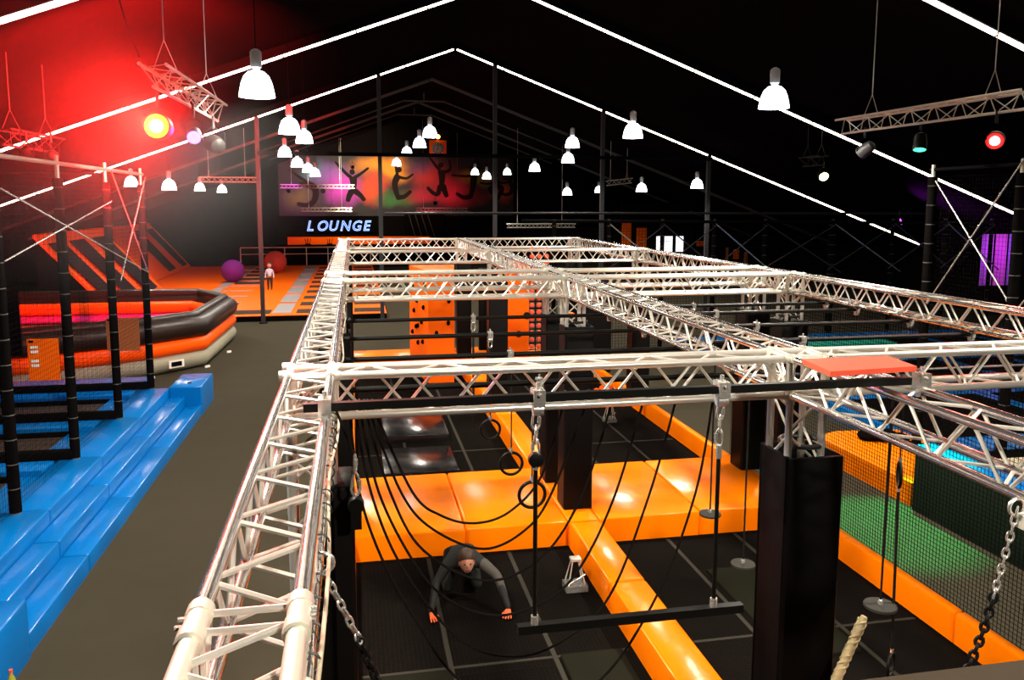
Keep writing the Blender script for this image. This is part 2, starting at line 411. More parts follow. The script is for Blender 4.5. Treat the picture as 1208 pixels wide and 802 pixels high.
pad(XP0,-.06,1.5,9.93,'thin orange side pad left of the pit, beside the large left column',(5.,))
pad(XP0,-.06,12.22,21.98,'thin orange side pad left of the pit beyond the wide pad',(16,))
pad(6.03,XP1,1.5,9.93,'thin orange side pad right of the pit, against the grey carpet',(4.0,6.9))
pad(6.03,XP1,12.22,21.98,'thin orange side pad right of the pit beyond the wide pad',(16,19))
def pit_material():
    m=mat('pit_mesh',(.006,.005,.004),.9,spec=.0)
    nt=m.node_tree; b=nt.nodes['Principled BSDF']; tc=nt.nodes.new('ShaderNodeTexCoord')
    br=nt.nodes.new('ShaderNodeTexBrick'); br.offset=0; br.inputs['Scale'].default_value=22
    br.inputs['Color1'].default_value=(.0045,.0038,.0032,1); br.inputs['Color2'].default_value=(.0055,.0045,.004,1); br.inputs['Mortar'].default_value=(.016,.013,.011,1)
    br.inputs['Mortar Size'].default_value=.03; br.inputs['Brick Width'].default_value=1; br.inputs['Row Height'].default_value=1
    nt.links.new(tc.outputs['Object'],br.inputs['Vector']); nt.links.new(br.outputs['Color'],b.inputs['Base Color'])
    return m
PITM=pit_material()
for lb,x0,x1,y0,y1 in (('near left',-.06,2.72,1.5,9.95),('near right',3.15,6.03,1.5,9.95),('far left',-.06,2.72,12.2,22.0),('far right',3.15,6.03,12.2,22.0)):
    solo('pit_mat',MB().box(x0,x1,y0,y1,.001,.02),PITM,'black mesh-textured mat lining the %s quarter of the pit'%lb,'mat')
    t=thing('mat_seam','grey seam strips taped along the %s black pit mat'%lb,'seam strip',(0,0,.02))
    for xx in ((.85,1.9) if x0<1 else (4.1,5.08)): MB().box(xx-.025,xx+.025,y0+.05,y1-.05,0,.004).build('strip',SEAM,t)
    for yy in ((7.4,4.2) if y0<5 else (14.3,18.2)): MB().box(x0+.05,x1-.05,yy-.02,yy+.02,0,.003).build('strip',SEAM,t)
solo('landing_mat',MB().rbox(.9,1.85,4.9,7.2,.021,.06,.02),PITM,'thin dark mat lying in the near left pit in front of the crouching person','mat')
solo('landing_mat',MB().rbox(.0,.85,4.9,7.35,.021,.05,.02),PITL,'dull grey-green mat in the near left pit corner','mat')
solo('landing_mat',MB().rbox(1.95,2.6,4.9,7.4,.021,.05,.02),PITL,'grey mat lying between the seam and the narrow middle orange pad','mat')
solo('landing_mat',MB().rbox(4.2,5.0,6.9,8.9,.021,.05,.02),PITL,'grey mat lying in the near right pit under the rope discs','mat')
solo('crash_mat',MB().rbox(.47,1.72,15.0,16.9,.021,.17,.03),mat('glossy_black_vinyl',(.008,.008,.009),.2,spec=.3,bump=(6,.3,.01)),'glossy black crash mat reflecting light in the far left pit','crash mat')
solo('landing_mat',MB().rbox(.4,1.68,13.2,14.6,.021,.05,.02),bpy.data.materials['glossy_black_vinyl'],'flat glossy black mat in front of the crash mat','mat')
# small stands added to imitate tower reflections in the glossy floor
for (x,y,lb) in ((2.48,8.75,'small stand imitating a tower reflection in the near pit by the middle pad'),(5.15,15.7,'small stand imitating a tower reflection in the far right pit by the side pad')):
    t=thing('reflection_stand',lb,'stand',(x,y,.03))
    MB().box(-.13,.13,-.11,.11,0,.07).build('base',CLRP,t)
    mb=MB()
    for a in(-.1,.1):
        for b in (-.08,.08): mb.tube((a,b,.07),(a*.4,b*.4,.36),.008,6)
    mb.tube((-.1,-.08,.09),(.1,-.08,.2),.006,6)
    mb.build('leg_frame',ALU,t); MB().box(-.06,.06,-.05,.05,.35,.38).build('top_plate',ALUD,t)
# ------------------------------------------------------------------ black bars and clamps
def clamp_mb(x,y,z,s=1.0,up=True):
    c=MB(); c.obox((x,y,z),(.03*s,0,0),(0,.042*s,0),(0,0,.042*s))
    c.tube((x-.025*s,y,z-.06*s),(x+.025*s,y,z-.06*s),.034*s,10)
    c.tube((x,y-.06*s,z+.02*s),(x,y+.06*s,z+.02*s),.008*s,6); c.tube((x,y,z+.04*s),(x,y,z+.075*s),.011*s,6)
    return c
BY=3.82; BZ=3.60
t=thing('clamped_bar','long square black bar clamped across the top of the trusses nearest the camera','bar',(1.3,BY,BZ))
MB().box(-1.55,1.66,-.02,.02,-.02,.02).build('bar',BLKP,t)
for x in (-.152-1.3,.88-1.3,1.86-1.3,3.033-1.3): clamp_mb(x,0,0,1.0).build('clamp',STEEL,t)
bars=[(5.6,'nearest'),(6.71,'second'),(7.76,'third'),(8.92,'fourth')]
for y,lb in bars:
    t=thing('round_bar','%s round black cross bar clamped under the trusses in the left bay'%lb,'bar',(1.4,y,3.262))
    MB().tube((-1.6,0,0),(1.72,0,0),.021,12).build('bar',BLKP,t)
    for x in (-1.55,-.1,1.5): clamp_mb(x,0,0,.8).build('clamp',STEEL,t)
bars=[(5.47,'nearest'),(6.95,'second'),(7.86,'third'),(8.84,'fourth'),(9.5,'fifth')]
for y,lb in bars:
    t=thing('round_bar','%s round black cross bar clamped under the trusses in the right bay'%lb,'bar',(4.5,y,3.262))
    MB().tube((-1.55,0,0),(1.62,0,0),.021,12).build('bar',BLKP,t)
    for x in (-1.4,-.3,1.55): clamp_mb(x,0,0,.8).build('clamp',STEEL,t)
# red board
mb=MB().slab([(2.42,3.73,3.69),(2.96,3.77,3.69),(3.0,4.07,3.69),(2.46,4.07,3.69)],.028)
solo('red_board',mb,RED,'flat red-orange board lying on the black bar and truss top right of centre','board',smooth=False)
# ------------------------------------------------------------------ chains, carabiners, trapeze
def chain_pts(mb,P,r=.006,a=.028,b=.014,limit=400):
    P=smooth_pts(P,12); acc=0; step=a*1.5; nxt=0; k=0
    for i in range(len(P)-1):
        seg=(P[i+1]-P[i]); L=seg.length
        while nxt<=acc+L and k<limit:
            c=P[i]+seg*((nxt-acc)/L); d=seg.normalized(); s=d.orthogonal().normalized()
            s=(Matrix.Rotation(k%2*math.pi/2,3,d)@s)
            pts=[c+d*(a*math.cos(t))+s*(b*math.sin(t)) for t in [2*math.pi*q/10 for q in range(10)]]
            mb.path(pts,r,6,True); nxt+=step; k+=1
        acc+=L
    return mb
def carabiner(mb,c,h=.1,w=.05,r=.006,rot=0):
    pts=[]
    for k in range(14):
        t=2*math.pi*k/14; x=w/2*math.cos(t)*(1 if math.sin(t)<0 else .75); z=h/2*math.sin(t)
        pts.append((c[0]+x*math.cos(rot),c[1]+x*math.sin(rot),c[2]+z))
    mb.path(pts,r,6,True); mb.tube((pts[0][0],pts[0][1],c[2]-.012),(pts[0][0],pts[0][1],c[2]+.02),r*1.6,6)
TY=3.82
t=thing('trapeze','black trapeze bar hung on two black rods from the nearest square bar','trapeze',(1.37,TY,2.40))
xa,xb=.87-1.37,1.855-1.37
mb=MB().obox((.03,0,-.012),(.62,0,0),(0,.022,0),(0,0,.022)); mb.build('bar',BLKP,t)
for s,x in (('left',xa),('right',xb)):
    top=BZ-2.40-.07
    hw=MB(); zc=top
    for q in range(3): carabiner(hw,(x,0,zc-.05-q*.07),.095,.045,.006,q*1.2)
    hw.tube((x,0,top-.23),(x,0,top-.30),.017,8)
    hw.build('carabiner_set',STEEL,t)
    MB().tube((x,0,.03),(x,0,top-.28),.0115,8).build('rod',BLKP,t)
    MB().tube((x,0,.005),(x,0,.055),.02,10).build('end_fitting',STEEL,t)
    if s=='left': MB().lathe([(.02,-.02),(.038,-.015),(.038,.015),(.02,.02)],(x,0,top-.25),14,'y').build('pulley',BLKP,t)
# rings on bars
def ring_hang(x,y,zr,label,rot=0,n='gym_ring',ztop=3.22,R=.098):
    t=thing(n,label,'gym ring',(x,y,zr))
    MB().ring((0,0,0),R,.013,'y',28,10,rot).build('ring',BLKP,t)
    MB().tube((0,0,R),(0,0,ztop-zr-.08),.006,6).build('cord',ROPE,t)
    hw=MB(); carabiner(hw,(0,0,ztop-zr-.04),.1,.05,.006,.4); hw.tube((0,0,R-.005),(0,0,R+.045),.014,8); hw.build('fitting',STEEL,t)
    return t
ring_hang(1.25,5.6,2.42,'black gym ring hanging lowest of three, beside the trapeze rod')
ring_hang(1.31,6.71,2.29,'black gym ring hanging middle of three over the wide orange pad')
ring_hang(1.30,7.76,2.30,'black gym ring hanging highest of three over the dark pit')
# fourth hanging set, strap
t=thing('hanging_strap','black strap with silver carabiner hanging from the fourth round bar','strap',(1.30,8.92,2.9))
MB().tube((0,0,-.9),(0,0,.2),.012,6).build('strap',ROPE,t)
hw=MB(); carabiner(hw,(0,0,.27),.12,.06,.008,.3); hw.build('carabiner',STEEL,t)
def disc_hang(x,y,z,label,ztop=3.22,r=.115):
    t=thing('rope_disc',label,'rope disc',(x,y,z))
    MB().lathe([(.02,-.012),(r,-.012),(r+.004,0),(r,.012),(.02,.014)],(0,0,0),24).build('disc',mat('disc_grey',(.03,.029,.025),.8,spec=.1) if 'disc_grey' not in bpy.data.materials else bpy.data.materials['disc_grey'],t)
    MB().tube((0,0,.05),(0,0,ztop-z),.009,6).build('rope',ROPE,t)
    MB().lathe([(.02,.01),(.022,.04),(.014,.055)],(0,0,0),10).build('knot_fitting',STEEL,t)
disc_hang(3.74,7.86,1.20,'grey foot disc on a black rope over the wide orange pad')
disc_hang(3.67,6.95,1.05,'grey foot disc on a black rope over the dark pit left of the big column')
disc_hang(4.10,5.47,1.34,'grey foot disc on a black rope right of the big column',r=.125)
t=thing('double_ring_rope','black rope carrying two black rings one above the other, right of the big column','ring rope',(4.2,5.47,2.43))
MB().ring((0,0,0),.098,.013,'y',28,10,1.05).build('ring',BLKP,t)
MB().ring((0.03,0,-1.61),.098,.013,'y',28,10,.7).build('ring',BLKP,t)
MB().tube((0,0,.1),(0,0,.78),.006,6).build('cord',ROPE,t); MB().tube((0,0,-.12),(0.03,0,-1.5),.012,6).build('cord',ROPE,t)
hw=MB(); hw.tube((0,0,.095),(0,0,.14),.013,8); hw.tube((0,0,-.095),(0,0,-.14),.013,8); hw.tube((.03,0,-1.51),(.03,0,-1.47),.013,8); hw.build('fitting',STEEL,t)
# sagging black ropes behind the nearest cross truss
RC=[[(0.09,3.3),(0.33,2.73),(0.51,2.56),(0.73,2.49),(0.96,2.55),(1.18,2.79),(1.33,3.3)],
[(0.06,3.3),(0.26,2.73),(0.46,2.47),(0.79,2.31),(1.07,2.42),(1.25,2.67),(1.49,3.3)],
[(0.04,3.3),(0.19,2.74),(0.4,2.33),(0.81,2.09),(1.19,2.23),(1.46,2.65),(1.66,3.3)],
[(0.01,3.3),(0.12,2.74),(0.34,2.25),(0.56,1.98),(0.89,1.84),(1.25,1.93),(1.48,2.18),(1.69,2.64),(1.88,3.3)],
[(-0.02,3.3),(0.07,2.75),(0.26,2.23),(0.62,1.71),(0.99,1.54),(1.34,1.62),(1.66,1.91),(1.93,2.62),(2.11,3.3)],
[(-0.05,3.3),(0.0,2.75),(0.14,2.28),(0.37,1.81),(0.62,1.42),(1.08,1.12),(1.6,1.3),(2.0,1.88),(2.26,2.6),(2.37,3.3)]]
rn=['shallowest','second shallowest','third shallowest','third deepest','second deepest','deepest']
for P,lb in zip(RC,rn):
    t=thing('slack_rope','black slack rope hanging in a U under the nearest truss, '+lb+' of six','rope',(P[0][0],4.98,3.3))
    pts=smooth_pts([(x-P[0][0],0,z-3.3) for x,z in P],8)
    MB().path(pts,.0085,8).build('rope',ROPE,t)
    for q in (pts[0],pts[-1]): MB().ring((q[0],q[1],q[2]+.01),.033,.006,'x',12,6).build('fixing_loop',TIE,t)
# sagging swing chain across the front
t=thing('swing_chain','heavy sagging chain with black sleeve slung between the two nearest trusses','chain',(0,2.78,3.3))
P=[(-.13,0,-.03),(-.02,0,-.28),(.10,0,-.55),(.5,0,-1.15),(1.25,0,-1.45),(2.0,0,-1.2),(2.42,0,-.85),(2.56,0,-.6),(2.64,0,-.3),(2.70,0,-.02)]
sp=smooth_pts(P,8)
chain_pts(MB(),sp[:10],.005,.024,.012).build('steel_chain',STEEL,t); chain_pts(MB(),sp[-11:],.005,.024,.012).build('steel_chain',STEEL,t)
c=MB(); chain_pts(c,sp[9:-10],.0075,.022,.014); c.build('black_chain',BLKP,t)
MB().ring((-.13,0,0),.035,.008,'y',16,8).build('shackle',STEEL,t); MB().ring((2.70,0,.0),.038,.008,'y',16,8).build('shackle',STEEL,t)
# plate under the middle truss where the chain hangs
solo('hanger_plate',MB().box(2.70,3.06,2.55,2.78,3.215,3.275),ALUD,'flat bracket plate under the middle truss at the right frame edge','bracket')
# clamp with bolt on the left truss bottom chord, strap things
t=thing('rope_pulley','black pulley block with silver buckle hanging inside the left truss near the big column','pulley',(-.02,4.5,2.85))
MB().lathe([(.02,-.03),(.045,-.03),(.045,.03),(.02,.03)],(0,0,0),16,'y').build('wheel',BLKP,t)
mb=MB(); carabiner(mb,(0,0,.12),.13,.06,.008,.4); carabiner(mb,(0,0,.24),.11,.05,.008,1.4); mb.build('carabiner',STEEL,t)
MB().box(-.03,.03,-.02,.02,-.14,-.03).build('buckle',BLKP,t); MB().tube((0,0,.28),(-.1,0,.56),.008,6).build('cord',ROPE,t)
# cable taped along the left truss
cx=GX[0]+W+.012
t=thing('power_cable','pale cable taped along the lower inner chord of the left truss with black ties','cable',(cx,0,ZB))
pts=[(.022+.012*math.sin(y*3.1),y,.012+.022*math.sin(y*5.3+1)) for y in [1.6+k*.12 for k in range(int(20.4/.12))]]
MB().path(pts,.007,6).build('cable',BEIGE,t)
ME_TIE=MB().ring((0,0,0),.0335,.004,'y',14,5).mesh('cable_tie',TIE)
for k in range(58): link('cable_tie',ME_TIE,t,(-.006,1.65+k*.16 if k<20 else 4.9+(k-20)*.45,0))
cx=GX[2]
t=thing('power_cable','dark-tied cable running along the lower chord of the right truss','cable',(cx,0,ZB))
pts=[(-.024+.008*math.sin(y*3.1),y,.012+.016*math.sin(y*5.3+1)) for y in [2+k*.15 for k in range(int(15/.15))]]
MB().path(pts,.007,6).build('cable',BEIGE,t)
for k in range(60): link('cable_tie',ME_TIE,t,(0,3.5+k*.16,0))
# rope wrapped pole
a=Vector((3.26,4.50,1.85)); b=Vector((2.45,4.48,.03))
t=thing('rope_pole','thick beige rope hanging loose beside the big black column at the bottom edge','rope',(0,0,0))
d=(b-a); foot=b; pts=[a+(foot-a)*(k/40) for k in range(41)]
MB().path(pts,[.02]+[.031+.003*math.sin(k*1.9) for k in range(39)]+[.02],10).build('rope_core',BROPE,t)
u=d.normalized(); s1=u.orthogonal().normalized(); s2=u.cross(s1); w=MB()
for ph in (0,2.09,4.19):
    w.path([a+(foot-a)*(k/160)+(s1*math.cos(k*.55+ph)+s2*math.sin(k*.55+ph))*.026 for k in range(2,158)],.010,5)
w.build('strand',BROPE,t)
MB().tube(foot,(foot.x,foot.y,foot.z-.02),.03,10).build('end_knot',BROPE,t)
# viewing ledge in the lower right corner
t=thing('ledge_board','taupe board edge of the viewing balcony at the lower right corner','ledge',(3.3,1.1,0))
MB().box(-2.6,2.4,-.5,.41,3.44,3.5).build('top_board',LEDGE,t)
MB().box(-2.6,2.4,.18,.23,0,3.44).build('balcony_panel',BLKM,t)
# ------------------------------------------------------------------ net helper
def net(name,label,o,u,v,nu,nv,lu,lv,th=.0022,m=NET,parent=None,group=None):
    """rectangular net: origin, unit vectors u,v, cell counts, lengths"""
    o=Vector(o);u=Vector(u);v=Vector(v);n=u.cross(v).normalized(); mb=MB()
    for i in range(nu+1): mb.obox(o+u*(lu*i/nu)+v*lv/2,u*th,v*lv/2,n*th)
    for j in range(nv+1): mb.obox(o+v*(lv*j/nv)+u*lu/2,u*lu/2,v*th,n*th)
    ob=mb.build(name,m,parent,False)
    if parent is None: tag(ob,label,'net',group)
    return ob
net('safety_net','black square-mesh safety net along the right side of the rig',(6.32,3.0,.05),(0,1,0),(0,0,1),190,66,9.6,3.2,.0022)
# ------------------------------------------------------------------ left blue platform with steps
YB0,YB1=8.45,19.0
t=thing('blue_steps','glossy blue padded double step running along the trampoline platform','steps',(-3.6,13.5,0))
def cutbox(mb,x0,x1,y0,y1,z0,z1): mb.rbox(x0,x1,y0,y1,z0,z1,.025)
ys=[YB0,10.35,12.4,14.9,17.9]
for a,b in zip(ys[:-1],ys[1:]):
    MB().rbox(-3.62+3.6,-3.30+3.6,a-13.5+.004,b-13.5-.004,0,.22,.025).build('lower_step',BLU,t)
    MB().rbox(-3.93+3.6,-3.625+3.6,a-13.5+.004,b-13.5-.004,0,.42,.025).build('upper_step',BLU,t)
def blueblock(y0,y1,lb):
    tt=thing('end_block',lb,'padded block',(-3.7,(y0+y1)/2,0)); h=(y1-y0)/2
    MB().rbox(-.25,.42,-h,h,0,.62,.03).build('padding',BLU,tt)
    return tt
b=blueblock(17.92,19.35,'blue padded block closing the far end of the steps'); MB().lathe([(.05,0),(.05,.02),(.03,.02)],(.1,-.3,.62),12).build('anchor_plate',BLKP,b)
blueblock(7.2,8.44,'blue padded block closing the near end of the steps at the left edge')
t=thing('trampoline_platform','blue padded trampoline platform behind the net cage on the left','trampoline platform',(-7,13.5,0))
def pl(x0,x1,y0,y1,z0=.0,z1=.6): MB().rbox(x0+7,x1+7,y0-13.5+.004,y1-13.5-.004,z0,z1,.03).build('pad',BLU,t)
py=[7.3,8.9,11.0,13.25,15.6,18.0]
for a,b in zip(py[:-1],py[1:]): pl(-4.55,-3.94,a,b)
yb=[(7.3,9.6),(9.6,12.0),(12.0,14.5),(14.5,17.0),(17.0,19.3)]
cells=[(8.2,10.4),(10.9,12.7),(13.6,15.1),(16.0,17.5)]
last=7.3
for c0,c1 in cells: pl(-13.,-4.6,last,c0); last=c1
pl(-13,-4.6,last,19.3)
for c0,c1 in cells:
    MB().box(-5.0+7,-4.6+7,c0-13.5,c1-13.5,0,.5).build('spring_pad',BLU,t)
    MB().box(-10+7,-5.0+7,c0-13.5,c1-13.5,.0,.45).build('jump_bed',BED,t)
    MB().box(-10+7,-5.0+7,c1-13.5-.08,c1-13.5,.45,.53).build('bed_edge',BLKM,t)
# cage poles, rails
CX=-4.32
poleY=[8.7,10.95,13.22,15.6,18.03]
pn_=['nearest, off the left edge','second, at the left edge','third, with a pale top','fourth','farthest, at the cage corner']
for y,lb in zip(poleY,pn_):
    t=thing('cage_pole','black foam-padded pole of the left net cage, '+lb,'pole',(CX,y,.6))
    MB().tube((0,0,0),(0,0,4.3),.072,12).build('foam_sleeve',FOAM,t)
    MB().tube((0,0,4.3),(0,0,4.64),.03,10).build('bare_tube',ALUD,t)
solo('cage_rail',MB().tube((CX,6.,5.12),(CX,18.2,5.12),.032,10),ALUD,'pale metal tube along the top of the left net cage','rail')
solo('cage_rail',MB().tube((CX-4.6,18.1,5.12),(CX,18.1,5.12),.026,10),PURL,'dark top tube across the far end of the left net cage','rail')
for a,b,lb in (((10.95,4.72),(18.0,3.08),'long one falling across three bays'),((10.95,3.82),(15.6,4.56),'long one rising over two bays'),((15.7,5.1),(17.95,3.1),'thin one falling in the last bay'),((18.1,5.06),(15.9,3.1),'pale one falling from the corner top')):
    w=MB().tube((CX+.08,a[0],a[1]),(CX+.08,b[0],b[1]),.012,6)
    tag(w.build('bracing_wire',STEEL),'stay tube of the left cage, '+lb,'stay wire')
net('cage_net','black netting on the aisle side of the left cage',(CX,7.0,.65),(0,1,0),(0,0,1),150,60,11.0,4.4,.0013)
for y,lb in ((13.22,'third'),(15.6,'fourth'),(18.03,'farthest')):
    net('cage_net','black netting dividing the left cage at its %s pole'%lb,(CX-4.6,y,.76),(1,0,0),(0,0,1),60,56,4.5,4.2,.0011)
    solo('cage_base_pad',MB().rbox(CX-4.6,CX,y-.08,y+.08,.6,.74,.03),BLKM,'low black padded bar between trampoline cells at the %s cage pole'%lb,'padding')
# orange rule boards tied on the net
def rules(x0,x1,z0,z1,y,label,rows=6,m=ORB):
    t=thing('rules_sign',label,'sign',((x0+x1)/2,y,(z0+z1)/2))
    h=(z1-z0)/2; w=(x1-x0)/2
    MB().box(-w,w,-.008,.008,-h,h).build('board',m,t)
    for r in range(rows):
        zz=h*.6-r*(1.3*h/rows)
        for c in (-.8,-.55):
            if (r+int(c*10))%3: MB().box(w*c,w*c+.05,-.012,-.009,zz-.02,zz+.02).build('print_mark',WHITE,t)
    MB().box(-w*.9,-w*.6,-.012,-.009,h*.82,h*.93).build('logo',BLKM,t)
    for q in range(7):
        link('tie',ME_TIE,t,(-w+w*2*q/6,0,-h)); link('tie',ME_TIE,t,(-w+w*2*q/6,0,h))
rules(-4.86,-4.43,1.86,2.50,13.14,'bright orange rules board hanging on the left net, nearest one')
rules(-5.1,-4.46,1.45,2.15,17.9,'dull orange rules board hanging left of the cage corner pole',m=mat('dull_orange_board',(.42,.11,.02),.6))
rules(-7.5,-7.05,1.85,2.4,17.9,'dark orange board on a black panel behind the left net',m=mat('brown_orange_board',(.30,.05,.012),.6))
solo('net_panel',MB().rbox(-7.75,-6.75,17.96,18.0,1.4,2.75,.01),BLKM,'square black panel behind the dark orange board in the left cage','panel')
# ------------------------------------------------------------------ inflatable arena
def inflatable():
    C=[(-12.,20.05),(-7.6,20.6),(-5.25,22.0),(-4.0,23.35),(-3.9,28.0),(-5.1,29.9),(-12.,29.9)]
    t=thing('inflatable_arena','octagonal inflatable ring with black, orange and grey tubes beside the carpet aisle','inflatable',(-8,24,0))
    ctr=Vector((-9.5,24.8,0))
    def lay(name,m,r,z,inset,seg=None):
        P=[]
        for x,y in (seg or C):
            v=Vector((x,y,0)); d=(ctr-v).normalized()*inset; P.append((v.x+d.x+8,v.y+d.y-24,z))
        Q=[]
        for i in range(len(P)-1):
            for k in range(4): Q.append(Vector(P[i]).lerp(Vector(P[i+1]),k/4))
        Q.append(Vector(P[-1]))
        MB().path(Q,r,14).build(name,m,t)
    lay('base_tube',GREYI,.25,.25,.30); lay('middle_tube',ORI,.25,.66,.30)
    lay('upper_tube',BRI,.31,1.12,.30); lay('top_tube',BRI,.15,1.40,.42)
    # inner floor and inner far wall colours
    MB().prism([(x+8+(.9 if x<-12 else -.6),y-24+(.6 if y<25 else -.6)) for x,y in C],0.05,.3).build('inner_floor',GREYI,t)
    lay('inner_band',ORI,.2,.95,.75,C[3:]); lay('inner_stripe',MAG,.12,.62,.85,C[4:])
    for x,y in ((-5.2,21.85),(-4.05,23.1),(-3.80,25.3)): MB().obox((x+8,y-24,.04),(.05,.05,0),(.015,-.015,0),(0,0,.03)).build('anchor_strap',WHITE,t)
    l=MB(); l.obox((-4.68+8,22.28-24,.30),(.16,.135,0),(.01,-.012,0),(0,0,.1)); l.build('label_patch',WHITE,t)
    l=MB(); l.obox((-4.675+8,22.27-24,.30),(.11,.092,0),(.012,-.015,0),(0,0,.06)); l.build('label_print',BLKM,t)
inflatable()
# ------------------------------------------------------------------ orange trampoline field
FX0,FX1,FY0,FY1,FZ=-13.4,1.2,31.9,57.2,.22
t=thing('trampoline_field','large orange padded trampoline field with grey beds beyond the carpet','trampoline field',(-4.5,45,0))
MB().box(FX0+4.5,FX1+4.5,FY0-45,FY1-45,0,FZ).build('padding',ORB,t)
MB().box(FX0+4.5,FX1+4.5,FY0-45-.06,FY0-45-.001,0,FZ*.9).build('front_skirt',BLKM,t)
for x0,x1 in ((-8.4,-6.7),(-3.2,-2.5)):
    for q in range(7):
        a=FY0-45+.5+q*3.5; MB().box(x0*.0+x0+4.5 if x0>-5 else -6.9+4.5,x1+4.5 if x0>-5 else -6.4+4.5,a,a+2.9,FZ,FZ+.03).build('walk_pad',WALK,t)
for q in range(10):
    a=FY0-45+.5+q*2.4
    for x0,x1 in ((-2.3,-.2),(-.05,1.1)): MB().box(x0+4.5,x1+4.5,a,a+1.1,FZ,FZ+.02).build('jump_bed',BED,t)
    if not 1<q<5: MB().box(-6.3+4.5,-4.9+4.5,a,a+1.1,FZ,FZ+.02).build('jump_bed',BED,t)
    MB().box(-6.3+4.5,-4.9+4.5,a+1.3,a+1.55,FZ,FZ+.022).build('grey_stripe',WALK,t)
    if q<1: MB().box(-4.8+4.5,-3.3+4.5,a,a+1.1,FZ,FZ+.02).build('jump_bed',BED,t)
# walls of inclined trampolines on the left
def ramp(y0,y1,xb,xt,zt,label,strips):
    t=thing('trampoline_ramp',label,'trampoline ramp',(xb,y0,0)); L=y1-y0; dx=xt-xb
    MB().add([(0,.05,FZ),(dx,.05,zt-.12),(dx,L-.05,zt-.12),(0,L-.05,FZ),(dx,.05,FZ+.01),(dx,L-.05,FZ+.01),(0,.05,FZ+.01),(0,L-.05,FZ+.01)],[(0,3,2,1),(0,1,4,6),(3,7,5,2),(1,2,5,4),(6,4,5,7),(0,6,7,3)]).build('support',BLKM,t,False)
    MB().slab([(0,0,FZ+.02),(dx,0,zt),(dx,L,zt),(0,L,FZ+.02)],-.1).build('slope_padding',RAMPO,t,False)
    n=Vector((zt-FZ,0,-dx)).normalized()
    for a,b in strips:
        q=[Vector((dx*.03,a,FZ+(zt-FZ)*.07)),Vector((dx*.88,a,FZ+(zt-FZ)*.88)),Vector((dx*.88,b,FZ+(zt-FZ)*.88)),Vector((dx*.07,b,FZ+(zt-FZ)*.07))]
        q=[p+n*.05 for p in q]
        mb=MB().slab(q,.045); mb.build('grey_bed',RAMPG,t,False)
    MB().tube((dx,0,zt),(dx,L,zt),.06,8).build('top_edge',RAMPO,t)
ramp(33.5,42.,-9.2,-11.9,3.25,'orange inclined trampoline wall with grey beds, nearer of the two',[(.35,1.9),(2.7,4.5),(5.6,7.6)])
ramp(44.0,56.8,-10.7,-13.2,3.1,'orange inclined trampoline wall with grey beds, farther one',[(.4,2.4),(6.5,8.6),(10.2,12.)])
# ------------------------------------------------------------------ zorb balls and a child
def glassy(name,c,tr=.5):
    m=mat(name,c,.08,spec=.6); b=m.node_tree.nodes['Principled BSDF']; b.inputs['Transmission Weight'].default_value=tr; b.inputs['IOR'].default_value=1.1; return m
ME_BTN=MB().sphere((0,0,0),.03,8).mesh('tether_button',POLE)
def zorb(x,y,label,mm,r=.62):
    t=thing('zorb_ball',label,'inflatable ball',(x,y,FZ+r+.02))
    MB().sphere((0,0,0),r,32).build('outer_shell',mm,t)
    for k in range(14):
        a=k*2.4; zz=-.8+1.6*k/13; rr=math.sqrt(1-zz*zz); link('tether_button',ME_BTN,t,(rr*math.cos(a)*r,rr*math.sin(a)*r,zz*r))
    return t
zorb(-6.45,45.4,'shiny purple inflatable zorb ball on the orange field',glassy('purple_pvc',(.16,.02,.22),.35))
zorb(-4.75,51.,'clear and red inflatable zorb ball behind a standing child',glassy('red_pvc',(.65,.08,.06),.5),.68)
def skinned(name,verts,edges,rad,m,parent=None,root=0):
    me=bpy.data.meshes.new(name); me.from_pydata(verts,edges,[]); me.materials.append(m)
    o=bpy.data.objects.new(name,me); COL.objects.link(o); o.parent=parent
    md=o.modifiers.new('skin','SKIN'); md.use_smooth_shade=True
    for i,r in enumerate(rad):
        r=(r,r) if not isinstance(r,tuple) else r
        me.skin_vertices[0].data[i].radius=r
        me.skin_vertices[0].data[i].use_root=(i==root)
    s=o.modifiers.new('sub','SUBSURF'); s.levels=2; s.render_levels=2
    return o
# standing child
t=thing('person','child in pale top and dark trousers standing on the orange field before the red ball','person',(-4.15,41.4,FZ))
v=[(0,0,.62),(0,0,.78),(0,0,.98),(0,0,1.08),(-.14,0,.97),(-.19,-.02,.76),(-.2,-.08,.58),(.14,0,.97),(.19,-.02,.76),(.2,-.08,.58),(-.07,0,.56),(-.08,-.02,.3),(-.08,0,.06),(-.08,-.12,.03),(.07,0,.56),(.08,-.02,.3),(.08,0,.06),(.08,-.12,.03)]
e=[(0,1),(1,2),(2,3),(2,4),(4,5),(5,6),(2,7),(7,8),(8,9),(0,10),(10,11),(11,12),(12,13),(0,14),(14,15),(15,16),(16,17)]
skinned('body',v[:10],e[:9],[.1,.11,.1,.045,.05,.035,.025,.05,.035,.025],mat('pale_blue_top',(.45,.45,.55),.7),t)
skinned('trousers',[(0,0,.66)]+v[10:],[(0,1),(1,2),(2,3),(3,4),(0,5),(5,6),(6,7),(7,8)],[.105,.07,.055,.04,.03,.07,.055,.04,.03],CLOD,t)
MB().sphere((0,0,1.22),.1,14,(1,1,1.2)).build('head',SKIN,t); MB().sphere((0,.02,1.26),.105,14,(1,1,1)).build('hair',HAIR,t)
